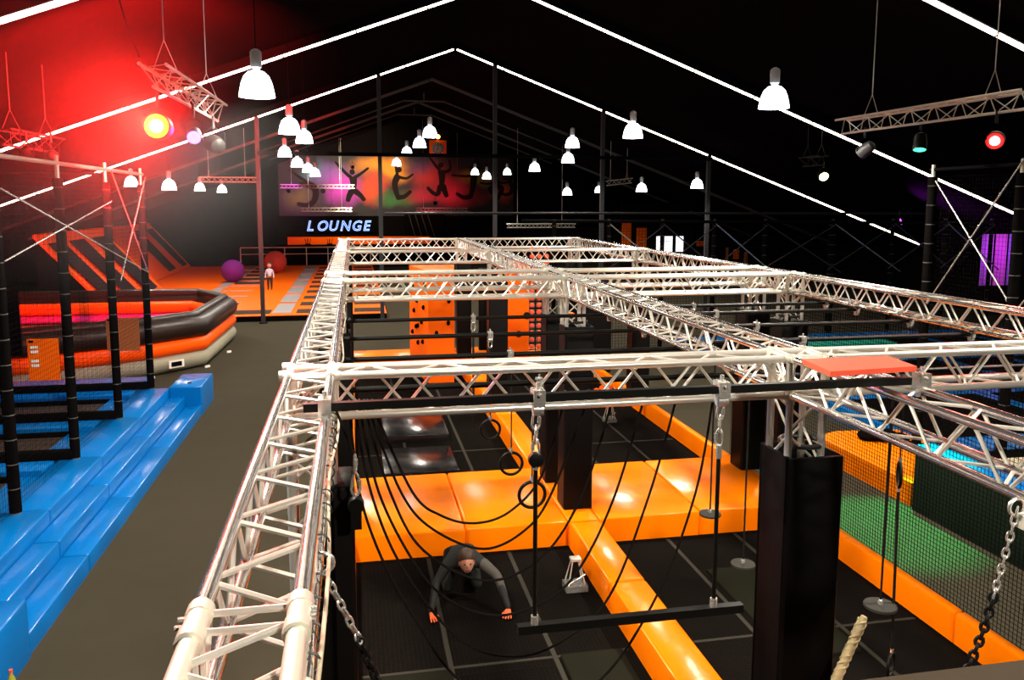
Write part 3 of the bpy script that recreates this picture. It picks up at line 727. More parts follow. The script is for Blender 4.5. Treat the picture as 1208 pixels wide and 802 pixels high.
# ------------------------------------------------------------------ person crouching in the pit
def crouching():
    t=thing('person','person in dark clothes and orange gloves crawling on hands and knees in the black pit','person',(1.15,8.7,.03))
    # continuous body: pelvis, spine, neck, arms, legs
    V=[(0,.38,.46),(0,.2,.50),(0,-.02,.51),(0,-.13,.50),       #0 pelvis 1,2 spine 3 neck base
       (-.19,-.03,.47),(-.33,-.14,.30),(-.41,-.33,.055),          #4-6 left arm
       (.19,-.03,.47),(.36,-.16,.34),(.45,-.42,.065),             #7-9 right arm
       (-.12,.36,.40),(-.17,.12,.09),(-.16,.50,.07),(-.16,.62,.03),   #10-13 left leg
       (.12,.36,.40),(.18,.14,.09),(.18,.52,.07),(.18,.64,.03)]
    E=[(0,1),(1,2),(2,3),(2,4),(4,5),(5,6),(2,7),(7,8),(8,9),(0,10),(10,11),(11,12),(12,13),(0,14),(14,15),(15,16),(16,17)]
    Rr=[.145,.13,.14,.06,.07,.05,.032,.07,.05,.032,.09,.065,.05,.035,.09,.065,.05,.035]
    skinned('body',V,E,Rr,CLOD,t)
    # sleeve on the camera-right arm
    skinned('sleeve',[(.17,-.03,.485),(.36,-.165,.345),(.425,-.32,.14)],[(0,1),(1,2)],[.076,.056,.042],CLOG,t)
    # head with face looking at the camera
    h=MB(); h.sphere((0,-.25,.58),.098,20,(.82,.95,1.15)); h.sphere((0,-.285,.53),.06,14,(.9,.8,1)); h.tube((0,-.13,.5),(0,-.22,.54),.055,12)
    h.sphere((0,-.352,.565),.018,10,(.8,1,1.3)); h.sphere((-.083,-.25,.565),.02,8,(.5,1,1.3)); h.sphere((.083,-.25,.565),.02,8,(.5,1,1.3))
    hd=h.build('head',SKIN,t)
    f=MB(); f.sphere((-.032,-.338,.59),.011,8); f.sphere((.032,-.338,.59),.011,8); f.box(-.022,.022,-.345,-.335,.515,.521); f.build('facial_features',HAIR,hd)
    h=MB(); h.sphere((0,-.225,.625),.105,18,(.86,1,.95)); h.build('hair',HAIR,t)
    # gloved hands: palm, four fingers, thumb
    for sx,px,py,rz in ((-1,-.41,-.30,.3),(1,.45,-.39,-.35)):
        vs=[(0,0,.065),(0,-.05,.045)]; ed=[(0,1)]; rr=[.027,.036]
        for k,(fx,L) in enumerate(((-.033,.055),(-.011,.066),(.011,.062),(.033,.048))):
            i=len(vs); vs+=[(fx,-.085,.038),(fx*1.25,-.085-L*.55,.032),(fx*1.35,-.085-L,.014)]; ed+=[(1,i),(i,i+1),(i+1,i+2)]; rr+=[.011,.0095,.008]
        i=len(vs); vs+=[(-sx*.045,-.045,.035),(-sx*.07,-.075,.02)]; ed+=[(1,i),(i,i+1)]; rr+=[.013,.010]
        o=skinned('hand',vs,ed,rr,GLOV,t); o.location=(px,py,0); o.rotation_euler=(0,0,rz)
crouching()
# ------------------------------------------------------------------ obstacles at the far end of the rig
ME_HOLD=MB().sphere((0,0,0),.06,8,(.8,1,1.1)).mesh('climbing_hold',BLKM)
ME_BALL=MB().sphere((0,0,0),.075,8,(1,.6,.9)).mesh('red_ball',RED)
t=thing('climbing_block','tall orange climbing block with dark holds in the far left bay','climbing block',(2.08,21,0))
MB().prism([(-.3,-1.),(.34,-1.),(.6,1.),(-.63,1.)],.02,2.86).build('block',ORB,t,False)
mb=MB()
for k,(u_,z) in enumerate(((.12,2.5),(.2,1.9),(.45,2.3),(.55,2.0),(.75,2.35),(.7,1.7),(.3,1.5),(.5,1.35),(.6,1.3),(.25,1.0),(.5,.9),(.8,1.1),(.9,2.2),(.4,2.6))):
    p=Vector((-.3,-1.,z)).lerp(Vector((-.63,1.,z)),u_); link('climbing_hold',ME_HOLD,t,(p.x-.02,p.y,z))
for x_,z in ((.2,1.55),(-.1,1.3),(.1,2.4),(.22,2.1)): link('climbing_hold',ME_HOLD,t,(x_,-1.02,z))
t=thing('obstacle_wall','tall orange panel with round cut-outs beside the cargo net','panel',(4.35,21.3,0))
MB().box(-.35,.28,-.04,.04,.021,3.0).build('panel',ORB,t)
MB().lathe([(.09,-.05),(.09,.05)],(.0,0,1.0),16,'y').build('round_hole',PITL,t); MB().lathe([(.1,-.05),(.1,.05)],(.22,0,1.5),16,'y').build('round_hole',PITL,t)
t=thing('cargo_net','red ball-knotted cargo net hanging in the far middle bay','cargo net',(4.95,21.3,0))
mb=MB()
for i in range(4):
    x=-.33+i*.2; mb.tube((x,0,.5),(x,0,3.3),.016,6)
for j in range(15):
    z=.55+j*.19; mb.tube((-.35,0,z),(.3,0,z),.016,6)
    for i in range(3): link('red_ball',ME_BALL,t,(-.23+i*.2,0,z+.09))
mb.build('net_cord',BLKM,t)
t=thing('obstacle_wall','narrow dark orange upright panel between black columns in the far middle bay','panel',(4.05,14.9,0))
MB().box(-.07,.07,-.1,.1,.03,2.45).build('panel',ORB,t)
t=thing('black_screen','wide black padded screen behind the orange climbing block','screen',(3.9,22.6,.352))
MB().rbox(-.45,.25,-.08,.08,0,2.35,.03).build('padding',BLK,t)
t=thing('black_screen','wide black padded screen right of the red cargo net','screen',(6.0,20.6,.02))
MB().rbox(-.1,.75,-.08,.08,0,2.5,.03).build('padding',BLK,t)
t=thing('orange_obstacle','small round orange obstacle lying by the side pad, far right of the pit','obstacle',(5.75,17.9,.021))
mb=MB(); mb.sphere((0,-.1,.16),.16,14,(1.3,.9,.9)); mb.sphere((-.24,-.1,.12),.09,10,(1,1,1.2)); mb.sphere((.22,-.1,.1),.08,10); mb.build('body',ORI,t)
# ------------------------------------------------------------------ right hand court
t=thing('court_padding','orange padded corner platform with a black jacket pile on it, right of the rig','padded platform',(8.7,11.7,0))
MB().prism([(-.5,-1.3),(.6,-1.35),(1.2,-.9),(1.2,1.35),(-.0,1.45),(-.55,1.2)],0,.36).build('padding',ORA,t)
mb=MB()
for (x,y,z,s) in ((9.0,12.55,.44,.20),(9.2,12.45,.46,.2),(9.38,12.3,.44,.17),(9.12,12.7,.45,.16)): mb.sphere((x,y,z),s,12,(1.2,1,.55))
mb.tube((9.4,12.2,.42),(9.62,11.95,.4),.03,6)
solo('jacket',mb,BLKM,'crumpled black jacket lying on the orange corner pad','jacket')
t=thing('green_barrier','long dark green side panel edging the right court','barrier',(8.2,8.,0))
MB().rbox(-.06,.06,-2.6,2.3,0,.95,.02).build('panel',GREEN,t); MB().rbox(-.08,.3,-2.6,2.3,.95,1.0,.02).build('top_pad',BLU,t)
t=thing('beige_cabinet','low beige box table standing behind the green barrier','cabinet',(8.95,9.0,0))
MB().rbox(-.4,.45,-.35,.35,.02,1.0,.01).build('body',BEIGE,t); MB().box(-.44,.49,-.39,.39,1.0,1.03).build('top',BEIGE,t)
# blue court
t=thing('blue_court','blue padded dodgeball court with dark trampoline beds behind the right nets','trampoline court',(15,17,0))
MB().box(9.95-15,22-15,8.5-17,23.8-17,0,.3).build('padding',BLU,t)
for i in range(6):
    for j in range(4):
        x=10.15+i*1.95; y=8.8+j*3.75; MB().box(x-15,x+1.55-15,y-17,y+2.9-17,.3,.315).build('jump_bed',BLKM,t)
MB().box(13.1-15,16-15,21.3-17,21.9-17,.316,.4).build('green_lit_patch',mat('green_lit_vinyl',(.0,.42,.30),.4),t)  # patch of green light on the court, put in as colour
# near right cage
t=thing('cage_pole','black foam-padded pole of the right net cage with stays, in front of the purple light','pole',(9.5,12.0,.365))
def cpole(t,h=5.1,r=.075):
    h-=t.location.z
    MB().tube((0,0,0.0),(0,0,h-.1),r,12).build('foam_sleeve',FOAM,t); MB().tube((0,0,h-.1),(0,0,h+.1),.03,8).build('bare_tube',ALUD,t)
cpole(t)
t=thing('cage_pole','black foam-padded pole of the right net cage at the right frame edge','pole',(9.4,10.05,.0)); cpole(t)
t=thing('cage_pole','black foam-padded pole of the right net cage beyond the frame edge','pole',(9.3,8.1,.0)); cpole(t)
solo('cage_rail',MB().tube((9.3,7.5,5.12),(9.52,12.1,5.12),.03,10),PURL,'dark top tube joining the near poles of the right cage','rail')
for (a,b,lb) in (((9.5,12.0,5.0),(9.36,9.95,3.0),'falling towards the frame edge'),((9.35,9.9,5.3),(9.5,12.1,2.7),'rising towards the frame edge'),((9.36,9.95,3.0),(9.3,8.4,4.9),'beyond the pole at the frame edge')):
    w=MB().tube(a,b,.014,6); w.tube(Vector(b).lerp(Vector(a),.02),Vector(b).lerp(Vector(a),.09),.026,6)
    tag(w.build('bracing_wire',STEEL),'steel stay wire of the right cage, '+lb,'stay wire')
net('cage_net','black netting of the near right cage',(9.45,7.8,.3),(.03,1,0),(0,0,1),60,70,4.2,4.7,.0016)
# far black frame cages at Y 24
CY=24.
fx=[6.0,7.75,9.5,11.25,13.0,15.4,17.6,19.6,21.4]
for i,x in enumerate(fx):
    t=thing('cage_pole','thin black padded pole in the far row of net frames, %s from the left'%['first','second','third','fourth','fifth','sixth','seventh','eighth','ninth'][i],'pole',(x,CY,0),'poles of the far net frames')
    MB().tube((0,0,0),(0,0,4.0),.07 if x!=15.4 else .12,10).build('foam_sleeve',FOAM,t); MB().tube((0,0,4.0),(0,0,4.05),.05,8).build('cap',POLE,t)
solo('frame_rail',MB().tube((5,CY,4.0),(21.5,CY,3.90),.05,8),PURL,'dark front rail along the top of the far net frames','rail')
solo('frame_rail',MB().tube((1,CY+2.6,4.2),(20.8,CY+2.6,4.2),.04,8),POLE,'thin grey back rail along the top of the far net frames','rail')
net('cage_net','black netting hung across the far net frames',(5,CY+.1,.02),(1,0,0),(0,0,1),160,40,16.3,3.75,.0035)
for i,(a,b) in enumerate(zip(fx[1:-1],fx[2:])):
    nb=['one','two','three','four','five','six','seven','eight'][i]
    tag(MB().tube((a,CY-.1,3.9),(b+.3,CY-.1,2.3),.022,6).build('bracing_wire',POLE if i%2 else STEEL),'stay tube falling right in far frame bay '+nb,'stay wire','stays of the far net frames')
    tag(MB().tube((b,CY-.14,3.85),(a-.2,CY-.14,2.4),.016,6).build('bracing_wire',POLE),'stay tube rising right in far frame bay '+nb,'stay wire','stays of the far net frames')
# screens and orange panels on the back right
t=thing('display_screen','bright white wall screen, larger of the two on the dark far wall','screen',(17.95,45.,2.15))
SCR=mat('screen_white',(.9,.9,1),.3,emit=(.95,.93,1),estr=1.6)
MB().box(-.56,.56,0,.08,-.5,.5).build('casing',BLKM,t); MB().box(-.5,.5,-.01,-.001,-.45,.45).build('display',SCR,t); MB().box(-.4,.4,-.014,-.011,.15,.18).build('text_line',BLKM,t)
t=thing('display_screen','narrow white screen right beside the larger one','screen',(18.9,45.,2.15))
MB().box(-.3,.3,0,.08,-.5,.5).build('casing',BLKM,t); MB().box(-.23,.23,-.01,-.001,-.45,.45).build('display',SCR,t); MB().box(-.15,.15,-.014,-.011,.12,.15).build('text_line',BLKM,t)
solo('partition',MB().box(15.3,25.9,45.1,45.25,0,2.4).box(15.3,19.5,45.1,45.25,2.4,4.6),DWALL,'dark partition wall carrying the screens at the far right','partition')
for (x0,x1,z0,z1,lb,m) in ((15.9-.55*1.,15.9,1.7,3.4,'upright orange panel left of the screens, taller one',ORB),(16.25,16.85,1.75,3.1,'upright orange panel left of the screens, shorter one',ORB),(20.0,20.75,2.0,2.3,'small orange sign high right of the screens',ORB),(22.4,22.75,1.2,1.75,'small orange square on the far right partition',ORB),(21.9,22.05,.9,1.9,'slim dark orange strip left of the orange square',bpy.data.materials['dull_orange_board']),(23.1,23.3,.6,1.6,'slim dark orange strip right of the orange square',bpy.data.materials['dull_orange_board'])):
    solo('wall_panel',MB().box(x0,x1,45.04,45.1,z0,z1),m,lb,'panel')
solo('indicator_light',MB().sphere((19.95,45.05,1.25),.12,10),mat('red_indicator',(.6,0,.02),.4,emit=(1,.02,.06),estr=1.2),'small red glowing light under the orange sign','light')
# purple-lit posters at the far right
for i,(x,c) in enumerate(((21.75,'left'),(22.3,'middle'),(22.85,'right'))):
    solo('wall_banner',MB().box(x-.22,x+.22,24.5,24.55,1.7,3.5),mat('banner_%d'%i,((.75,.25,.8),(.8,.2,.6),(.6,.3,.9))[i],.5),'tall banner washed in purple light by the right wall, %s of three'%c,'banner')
# ------------------------------------------------------------------ back wall: mural, sign, bar
def mural_mat():
    m=bpy.data.materials.new('spray_mural'); m.use_nodes=True; nt=m.node_tree; b=nt.nodes['Principled BSDF']; b.inputs['Roughness'].default_value=.7
    tc=nt.nodes.new('ShaderNodeTexCoord'); ns=nt.nodes.new('ShaderNodeTexNoise'); ns.inputs['Scale'].default_value=.6; ns.inputs['Detail'].default_value=5
    nt.links.new(tc.outputs['Object'],ns.inputs['Vector'])
    sc=nt.nodes.new('ShaderNodeVectorMath'); sc.operation='SCALE'; sc.inputs['Scale'].default_value=1.5
    sb=nt.nodes.new('ShaderNodeVectorMath'); sb.operation='SUBTRACT'; sb.inputs[1].default_value=(.5,.5,.5)
    nt.links.new(ns.outputs['Color'],sb.inputs[0]); nt.links.new(sb.outputs[0],sc.inputs[0])
    ad=nt.nodes.new('ShaderNodeVectorMath'); ad.operation='ADD'; nt.links.new(tc.outputs['Object'],ad.inputs[0]); nt.links.new(sc.outputs[0],ad.inputs[1])
    prev=None; base=(.015,.012,.016,1)
    blobs=[(-6.9,-.9,1.5,1.2,(.10,.09,.02)),(-5.9,.9,1.5,.8,(.02,.16,.14)),(-4.5,.7,2.3,1.2,(.20,.08,.33)),(-3.9,-.3,1.7,1.5,(.55,.04,.50)),(-1.2,1.5,2.7,1.1,(.85,.28,.01)),(-.3,.9,1.6,1.1,(.8,.33,.01)),(-1.8,-.2,1.5,1.6,(.85,.06,.012)),(-.1,-.9,2.3,.8,(.03,.14,.03)),
      (1.9,1.2,1.6,1.,(.05,.04,.12)),(2.5,.6,2.2,1.4,(.50,.03,.03)),(2.0,-.7,1.9,.8,(.45,.02,.05)),(4.0,-.6,1.7,1.4,(.75,.03,.09)),(5.9,.6,1.9,.8,(.42,.26,.01)),(5.7,-.7,2.,.9,(.28,.015,.03)),(7.8,-.5,1.3,1.2,(.8,.07,.005)),(8.6,.6,.9,.9,(.03,.09,.02))]
    for x,z,rx,rz,c in blobs:
        s=nt.nodes.new('ShaderNodeVectorMath'); s.operation='SUBTRACT'; s.inputs[1].default_value=(x,0,z); nt.links.new(ad.outputs[0],s.inputs[0])
        d=nt.nodes.new('ShaderNodeVectorMath'); d.operation='DIVIDE'; d.inputs[1].default_value=(rx,4,rz); nt.links.new(s.outputs[0],d.inputs[0])
        l=nt.nodes.new('ShaderNodeVectorMath'); l.operation='LENGTH'; nt.links.new(d.outputs[0],l.inputs[0])
        mr=nt.nodes.new('ShaderNodeMapRange'); mr.interpolation_type='SMOOTHSTEP'; mr.inputs['From Min'].default_value=1.05; mr.inputs['From Max'].default_value=.05; nt.links.new(l.outputs['Value'],mr.inputs['Value'])
        mx=nt.nodes.new('ShaderNodeMix'); mx.data_type='RGBA'; nt.links.new(mr.outputs['Result'],mx.inputs[0])
        if prev is None: mx.inputs[6].default_value=base
        else: nt.links.new(prev,mx.inputs[6])
        mx.inputs[7].default_value=(*c,1); prev=mx.outputs[2]
    nt.links.new(prev,b.inputs['Base Color']); return m
t=thing('wall_mural','colourful sprayed mural of jumping silhouettes high on the dark back wall','mural',(3.2,59.9,5.75))
MB().box(-8.4,8.6,0,.06,-2.2,2.3).build('painted_panel',mural_mat(),t)
SIL=mat('silhouette_paint',(.018,.012,.012),.8,spec=.1)
def sil(x,z,limbs,s=.82):
    mb=MB()
    for pts,w in limbs:
        if len(pts)==2 and abs(pts[0][0]-pts[1][0])<.35: mb.sphere(((pts[0][0]+pts[1][0])/2*s+x,0,pts[0][1]*s+z),w*s*1.1,12); continue
        P=smooth_pts([(p[0]*s+x,0,p[1]*s+z) for p in pts],5); n=len(P)
        mb.path(P,[1.35*w*s*(1-.4*i/(n-1))*(.6 if i in(0,n-1) else 1) for i in range(n)],10)
    mb.v=[(vx,-.012+vy*.03,vz) for vx,vy,vz in mb.v]
    mb.build('jumper_silhouette',SIL,t)
def hd(x,z,r=.2): return ([(x-r*.5,z),(x+r*.5,z+.02)],r)
sil(-6.1,-.5,[([(-.5,.7),(.25,.35),(.3,-.4),(0,-1.0)],.27),([(-.3,.7),(-1.,.8)],.12),([(-.3,.8),(-1.9,1.9)],.11),([(.1,-.9),(-.5,-1.15),(-1.3,-1.0)],.2),hd(.95,.1)])
sil(-3.2,-.2,[([(0,1.),(.05,.4),(0,-.3)],.27),([(-.1,.9),(-.6,1.3),(-1.5,2.3)],.13),([(.1,.9),(.6,1.2),(1.4,1.8)],.12),([(-.1,-.2),(-.35,-.7),(-.5,-1.2)],.22),([(.1,-.2),(.6,-.6),(1.0,-1.1)],.2),hd(-.05,1.4,.22)])
sil(.0,-.2,[([(.1,1.2),(-.25,.5),(-.15,-.3),(.1,-1.)],.23),([(.0,1.2),(-.15,1.9),(-.2,2.7)],.10),([(.1,1.),(.8,.9),(1.4,1.3)],.11),([(0,-.8),(.6,-.7),(1.2,-.2)],.18),hd(.15,1.65,.22)])
sil(3.2,.0,[([(0,1.4),(.05,.7),(0,.0)],.26),([(-.1,1.4),(-.5,1.8),(-1.1,2.6)],.12),([(.2,1.2),(.8,1.5),(.7,2.3)],.12),([(-.1,.1),(-.35,-.7),(-.8,-.6),(-1.3,-.1)],.18),([(.1,.1),(.3,-.5),(.5,-1.)],.22),hd(-.05,1.85,.22)])
sil(5.5,-.1,[([(.2,1.3),(.1,.5),(.0,-.2),(-.2,-.9)],.25),([(.1,1.1),(-.7,1.0),(-1.9,1.1)],.11),([(.3,1.2),(.6,1.8),(.4,2.5)],.12),([(-.1,-.8),(-.8,-.9),(-1.5,-.5)],.18),hd(.05,1.7,.22)])
sil(7.3,-.1,[([(0,.9),(0,.5),(0,.1)],.28),([(-.2,.6),(-.9,.4),(-1.8,.5)],.11),([(.2,.6),(.9,.5),(1.8,.9)],.11),([(-.1,.2),(-.6,-.1),(-.5,-.5),(-.05,-.8)],.24),([(.1,.2),(.6,-.1),(.5,-.5),(.1,-1.3)],.24),hd(0,1.25,.2)],.7)
sil(8.3,-.2,[([(.0,.9),(.3,.3),(.2,-.3),(-.1,-.6)],.2),([(.1,.8),(-.2,1.1),(-.7,1.0)],.11),([(.0,-.5),(-.5,-.6),(-1.2,-.3)],.15),hd(.2,1.2,.18)],.7)
# LOUNGE neon sign
t=thing('neon_sign','blue and white neon sign reading LOUNGE on the dark wall under the mural','sign',(-3.35,59.85,2.5))
NEON=mat('neon_blue',(.1,.3,1),.3,emit=(.10,.28,1),estr=1.6)
NEONW=mat('neon_white',(.8,.9,1),.3,emit=(.6,.75,1),estr=1.0)
dg=None
for i,chh in enumerate('LOUNGE'):
    for nm,m,ext,off in (('letter_outline',NEON,.030,.0),('letter_inner',NEONW,.012,.0)):
        cu=bpy.data.curves.new('letter','FONT'); cu.body=chh; cu.size=1.02; cu.fill_mode='NONE'; cu.bevel_depth=ext; cu.offset=off*.5; cu.shear=.25; cu.bevel_resolution=1; cu.resolution_u=3
        tmp=bpy.data.objects.new('tmp',cu); COL.objects.link(tmp); bpy.context.view_layer.update()
        me=bpy.data.meshes.new_from_object(tmp.evaluated_get(bpy.context.evaluated_depsgraph_get())); bpy.data.objects.remove(tmp)
        me.materials.clear(); me.materials.append(m)
        o=link(nm,me,t); o.rotation_euler=(R_(90),0,0); o.scale=(.92,1,1); o.location=((0,.70,1.52,2.34,3.16,3.98)[i],-.04 if 'outline' in nm else -.07,0); 
        if chh in 'L': o.location.x-=.0
MB().box(-.2,4.9,0,.03,-.15,1.).build('backing',BLKM,t)
# orange clock
t=thing('wall_clock','orange square clock with grey spoked face and a small lamp on top','clock',(6.15,59.8,8.45))
MB().box(-.62,.62,0,.12,-.6,.6).build('case',ORB,t); MB().lathe([(.46,-.01),(.46,-.05)],(0,0,0),32,'y').build('dial',mat('dial_grey',(.35,.36,.34),.5),t)
mb=MB()
for k in range(12):
    a=k*math.pi/6; mb.obox((.34*math.cos(a),-.06,.34*math.sin(a)),(.08*math.cos(a),0,.08*math.sin(a)),(0,.006,0),(-.025*math.sin(a),0,.025*math.cos(a)))
mb.obox((.0,-.07,.14),(.02,0,0),(0,.006,0),(0,0,.18)); mb.obox((-.06,-.07,-.08),(.06,0,.09),(0,.006,0),(.015,0,-.01)); mb.build('clock_hand',BLKM,t)
MB().sphere((0,-.05,.85),.16,12).build('lamp',mat('amber_lamp',(1,.6,.1),.3,emit=(1,.55,.1),estr=8),t)
# bar counter with things on it
t=thing('bar_counter','orange-fronted bar counter below the LOUNGE sign','counter',(0,58.2,0))
MB().box(-5.6,5.5,0,.6,0,1.5).build('cabinet',BLKM,t); MB().box(-5.7,5.6,-.1,.7,1.5,1.56).build('top',PURL,t); MB().box(-4.6,5.4,.61,.66,1.55,2.1).build('orange_front',ORB,t)
for i,x in enumerate((-3.2,-1.7,-.2)):
    t=thing('bar_stool','dark bar stool turned over on the counter, %s of three'%['left','middle','right'][i],'stool',(x,58.5,1.57),'upturned stools on the bar')
    MB().lathe([(.2,0),(.2,.06)],(0,0,0),14).build('seat',BLKM,t)
    for k in range(4): MB().tube((.12*math.cos(k*1.57),.12*math.sin(k*1.57),.06),(.2*math.cos(k*1.57),.2*math.sin(k*1.57),.42),.02,6).build('leg',BLKM,t)
# lounge railing
t=thing('railing','grey metal railing at the back of the trampoline field','railing',(-3,57.3,0))
MB().tube((-4.6,0,1.45),(4.2,0,1.45),.04,8).build('top_rail',ALUD,t); MB().tube((-4.6,0,1.0),(4.2,0,1.0),.025,8).build('lower_rail',ALUD,t)
for k in range(7): MB().tube((-4.6+k*1.45,0,0),(-4.6+k*1.45,0,1.45),.03,8).build('post',ALUD,t)
# dark stair panel with tilted poles right of the sign
t=thing('leaning_rack','dark rack with slanting rods against the back wall right of the sign','rack',(4.8,59.2,0))
MB().box(-1.2,1.7,0,.3,0,3.9).build('cabinet',BLKM,t)
for k in range(4): MB().tube((-.9+k*.45,-.02,3.8),(-.35+k*.5,-.3,1.8-.1*k),.035,6).build('rod',POLE,t)
# ------------------------------------------------------------------ small far trusses hung from the roof
def tri_truss(label,p0,p1,s=.25,m=ALU,n=None,hang=True,r=.02,br=.008,group=None,down=True):
    p0=Vector(p0);p1=Vector(p1);d=(p1-p0);L=d.length;u=d.normalized();sd=u.cross(Vector((0,0,1))).normalized(); up=Vector((0,0,1))
    t=thing('lighting_truss',label,'truss',p0,group)
    c=[sd*(-s/2),sd*(s/2),up*(-s*.87 if down else s*.87)]
    for q in c: MB().tube(q,q+d,r,8).build('chord',m,t)
    n=n or int(L/(s*.95)); mb=MB()
    for a,b in ((0,1),(1,2),(2,0)):
        for i in range(n):
            k=i%2; A=c[a] if k else c[b]; B=c[b] if k else c[a]; mb.tube(A+d*(i/n),B+d*((i+1)/n),br,5)
    mb.build('lacing',m,t)
    if hang:
        for f in (.15,.8):
            w=MB()
            q=d*f; top=roof_z(p0.x+q.x)-p0.z-.02
            w.tube(q+Vector((0,0,.35)),(q.x,q.y,top),.008,5); w.tube(q+c[0],q+Vector((0,0,.35)),.006,5); w.tube(q+c[1],q+Vector((0,0,.35)),.006,5)
            w.build('suspension_wire',m,t)
    return t
TL0=Vector((-2.05,9.3,6.0)); TL1=Vector((-1.98,13.0,6.0))
tri_truss('triangular lighting truss on the upper left, bathed in red light',TL0,TL1,.27)
tri_truss('triangular lighting truss hanging on the upper right with three spotlights',(8.62,9.2,6.02),(8.55,13.2,6.02),.27)
tri_truss('small far lighting truss hanging in red light left of the first post',(-6.1,35,5.55),(-3.9,35,5.55),.22)
tri_truss('small far lighting truss in front of the mural, upper left',(-4.75,56,5.7),(.1,56,5.7),.26)
tri_truss('small far lighting truss under the left half of the mural',(-3.5,57,4.15),(-.1,57,4.15),.26)
tri_truss('small far lighting truss under the right half of the mural',(4.25,57,4.15),(7.95,57,4.15),.26)
tri_truss('small far lighting truss right of the mural, lit warm',(8.5,45,3.35),(12.5,45,3.35),.24)
tri_truss('small far lighting truss right of the fourth post',(12.1,38,5.6),(13.4,38,5.75),.26)
tri_truss('small dim lighting truss on the far left above the net cage',(-5.7,15,5.75),(-5.6,17.2,5.75),.3,m=POLE)
tri_truss('small dim lighting truss far right under the roof slope',(13.72,22,5.95),(13.75,23.2,5.95),.3,m=POLE)
solo('hanging_cable',MB().path(smooth_pts([(-2.16,9.25,6.05),(-2.3,9.25,6.5),(-2.42,9.25,7.2),(-2.45,9.25,8.2)],8),.008,6),POLE,'thin loose cable hanging from the roof to the near end of the red-lit truss','cable')
t=thing('drink_bottle','small bottle with red cap standing by the blue block at the lower left corner','bottle',(-3.2,7.75,.01))
MB().lathe([(.02,0),(.035,.005),(.036,.15),(.015,.2),(.014,.22)],(0,0,0),14).build('bottle_body',mat('yellow_green_drink',(.35,.32,.03),.3),t)
MB().lathe([(.017,.22),(.017,.25)],(0,0,0),12).build('cap',RED,t)
solo('floor_mat',MB().rbox(-8.6,-4.75,19.4,20.15,0,.05,.02),mat('cream_mat',(.50,.46,.34),.6),'cream mat on the floor between the blue platform and the inflatable','mat')
# ------------------------------------------------------------------ par cans
def parcan(x,y,z,label,aim,col,estr,watts,ang=60,size=.11,lcol=None,body=BLKP,core=None):
    t=thing('spotlight',label,'spotlight',(x,y,z))
    A=(Vector(aim)-Vector((x,y,z))).normalized(); q=A.to_track_quat('-Z','Y')
    M=q.to_matrix()
    def xf(mb): mb.v=[tuple(M@Vector(v)) for v in mb.v]; return mb
    xf(MB().lathe([(.04,.2),(size*.8,.17),(size,.05),(size,-.08),(size*.93,-.08),(size*.9,-.06)],(0,0,0),20)).build('housing',body,t)
    xf(MB().lathe([(.001,-.062),(size*.9,-.07)],(0,0,0),20,cap=False)).build('lens',mat('lens_'+label[:12].replace(' ','_')+str(int(x*10)),(.1,.1,.1),.2,emit=col,estr=estr),t)
    if core: xf(MB().sphere((0,0,-.075),size*.52,14,(1,1,.3))).build('hot_bulb',mat('hot_core',(1,1,1),.3,emit=core,estr=9),t)
    mb=MB(); mb.path([(-size-.02,0,0),(-size-.02,0,.16),(0,0,.24),(size+.02,0,.16),(size+.02,0,0)],.01,6); mb.build('yoke',PURL,t)
    MB().tube((0,0,.22),(0,0,.40),.02,8).build('clamp',POLE,t)
    if watts:
        L=bpy.data.lights.new('beam','SPOT'); L.energy=watts; L.color=lcol or col; L.spot_size=R_(ang); L.spot_blend=.6; L.shadow_soft_size=.08
        o=bpy.data.objects.new('beam',L); COL.objects.link(o); o.parent=t; o.rotation_mode='QUATERNION'; o.rotation_quaternion=q; o.location=A*.1
    return t
REDC=(1,.02,.015)
parcan(-2.15,9.9,5.4,'red spotlight blazing at the camera under the left lighting truss',(-2.9,0,5.6),(1,.30,.02),5,12500,85,.15,lcol=REDC,core=(1,.8,.12))
parcan(-1.95,10.9,5.38,'small magenta spotlight beside the blazing red one',(-1,3,2.5),(.9,.1,1),8,35,70,.09,lcol=(.8,.1,.9))
parcan(-1.95,12.4,5.38,'dark spotlight on the left lighting truss aimed at the roof behind',(-6.2,20,7.6),(1,.03,.02),3,60000,75,.13,lcol=REDC)  # dark can given an added red beam to redden the roof
parcan(-4.9,14.8,5.3,'small red spotlight above the left net cage',(-12,34,4),(1,.08,.02),4,2400,80,.1,lcol=REDC)
parcan(-5.2,14.6,5.28,'small blue spotlight above the left net cage',(-6,18,2),(.03,.06,1),10,150,80,.08)
parcan(8.6,9.7,5.42,'red spotlight glowing on the right lighting truss',(2,3,3.2),(1,.0,.0),2.2,500,80,.12,lcol=REDC,core=(1,.85,.85))
L_=parcan(8.6,11.2,5.45,'green spotlight under the middle of the right lighting truss',(7.35,9.7,0),(.05,.9,.35),4,8500,29,.1,lcol=(.02,1,.25))
parcan(8.6,12.6,5.45,'unlit grey spotlight at the left end of the right lighting truss',(5,20,0),(.1,.1,.1),.3,0,50,.11,body=POLE)
parcan(13.9,22.3,5.38,'small pale green-yellow spotlight far right under the roof slope',(12,14,1),(.75,1,.3),9,200,60,.15,lcol=(.8,1,.4))
parcan(-4.1,54.5,5.25,'far spotlight washing the mural magenta',(-4.2,59.9,5.3),(1,.2,.9),6,500,70,.15,lcol=(1,.12,.85))
parcan(5.4,54.5,4.5,'far spotlight washing the mural red at its right half',(5.5,59.9,5.2),(1,.1,.15),3,400,70,.15,lcol=(1,.1,.12))
parcan(.0,54.0,6.8,'far warm spotlight washing the middle of the mural',(0,59.9,5.8),(1,.7,.4),3,2400,110,.12,lcol=(1,.85,.6))
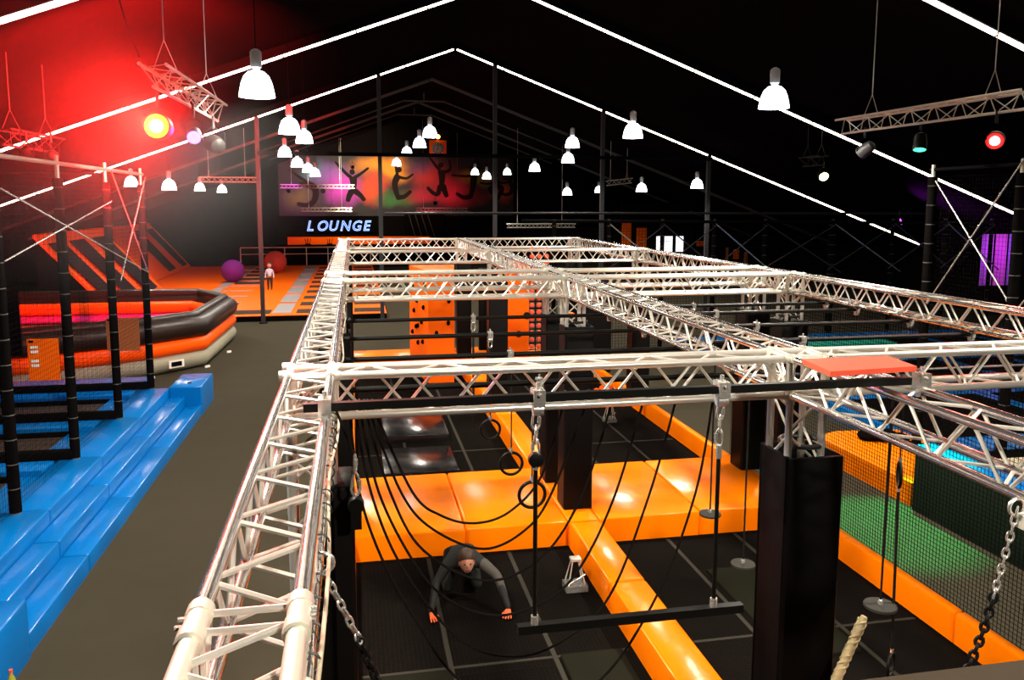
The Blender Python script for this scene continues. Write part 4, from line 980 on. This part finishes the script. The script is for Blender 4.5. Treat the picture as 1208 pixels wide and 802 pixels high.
parcan(22.2,23.2,3.1,'violet spotlight near the right wall banners',(22.4,24.5,2.5),(.5,.05,1),6,70,130,.12,lcol=(.55,.05,1))
parcan(19.0,25.6,3.9,'violet spotlight above the far right cages',(20.5,23.5,4.6),(.5,.05,1),5,700,140,.12,lcol=(.4,.03,1))
# haze volume added to imitate the lens halo round the red lamp
hz=bpy.data.materials.new('halo_haze'); hz.use_nodes=True; nt=hz.node_tree; nt.nodes.clear()
ou=nt.nodes.new('ShaderNodeOutputMaterial'); vo=nt.nodes.new('ShaderNodeVolumePrincipled'); vo.inputs['Density'].default_value=.011; vo.inputs['Anisotropy'].default_value=.2
tc=nt.nodes.new('ShaderNodeTexCoord'); ln=nt.nodes.new('ShaderNodeVectorMath'); ln.operation='LENGTH'; nt.links.new(tc.outputs['Object'],ln.inputs[0])
mr=nt.nodes.new('ShaderNodeMapRange'); mr.interpolation_type='SMOOTHERSTEP'; mr.inputs['From Min'].default_value=2.9; mr.inputs['From Max'].default_value=0; mr.inputs['To Max'].default_value=.05
nt.links.new(ln.outputs['Value'],mr.inputs['Value']); nt.links.new(mr.outputs['Result'],vo.inputs['Density'])
nt.links.new(vo.outputs[0],ou.inputs['Volume'])
hzo=solo('halo_haze',MB().sphere((0,0,0),2.95,32),hz,'added thin haze imitating the lens halo round the upper left red spotlight','haze',kind='stuff')
hzo.location=(-2.55,9.4,5.4); hzo.scale=(1,1,.85)
# ------------------------------------------------------------------ world, camera, colour
w=bpy.data.worlds.new('world'); scn.world=w; w.use_nodes=True
w.node_tree.nodes['Background'].inputs[0].default_value=(.02,.016,.018,1); w.node_tree.nodes['Background'].inputs[1].default_value=.3
cam=bpy.data.cameras.new('camera'); co=bpy.data.objects.new('camera',cam); COL.objects.link(co); scn.camera=co
F=951.18; CYY=353.56; yaw,pit,roll=.1932,.1202,.0026
cam.sensor_fit='HORIZONTAL'; cam.sensor_width=36; cam.lens=F*36/1208; cam.shift_y=-(401-CYY)/1208; cam.clip_start=.05; cam.clip_end=200
fw=Vector((math.sin(yaw)*math.cos(pit),math.cos(yaw)*math.cos(pit),-math.sin(pit)))
r0=Vector((math.cos(yaw),-math.sin(yaw),0)); u0=r0.cross(fw)
r=r0*math.cos(roll)+u0*math.sin(roll); u=-r0*math.sin(roll)+u0*math.cos(roll)
co.matrix_world=Matrix(((r.x,u.x,-fw.x,0),(r.y,u.y,-fw.y,0),(r.z,u.z,-fw.z,4.56),(0,0,0,1)))
vs=scn.view_settings; vs.view_transform='Standard'; vs.look='None'; vs.gamma=1; vs.exposure=0; vs.use_curve_mapping=False
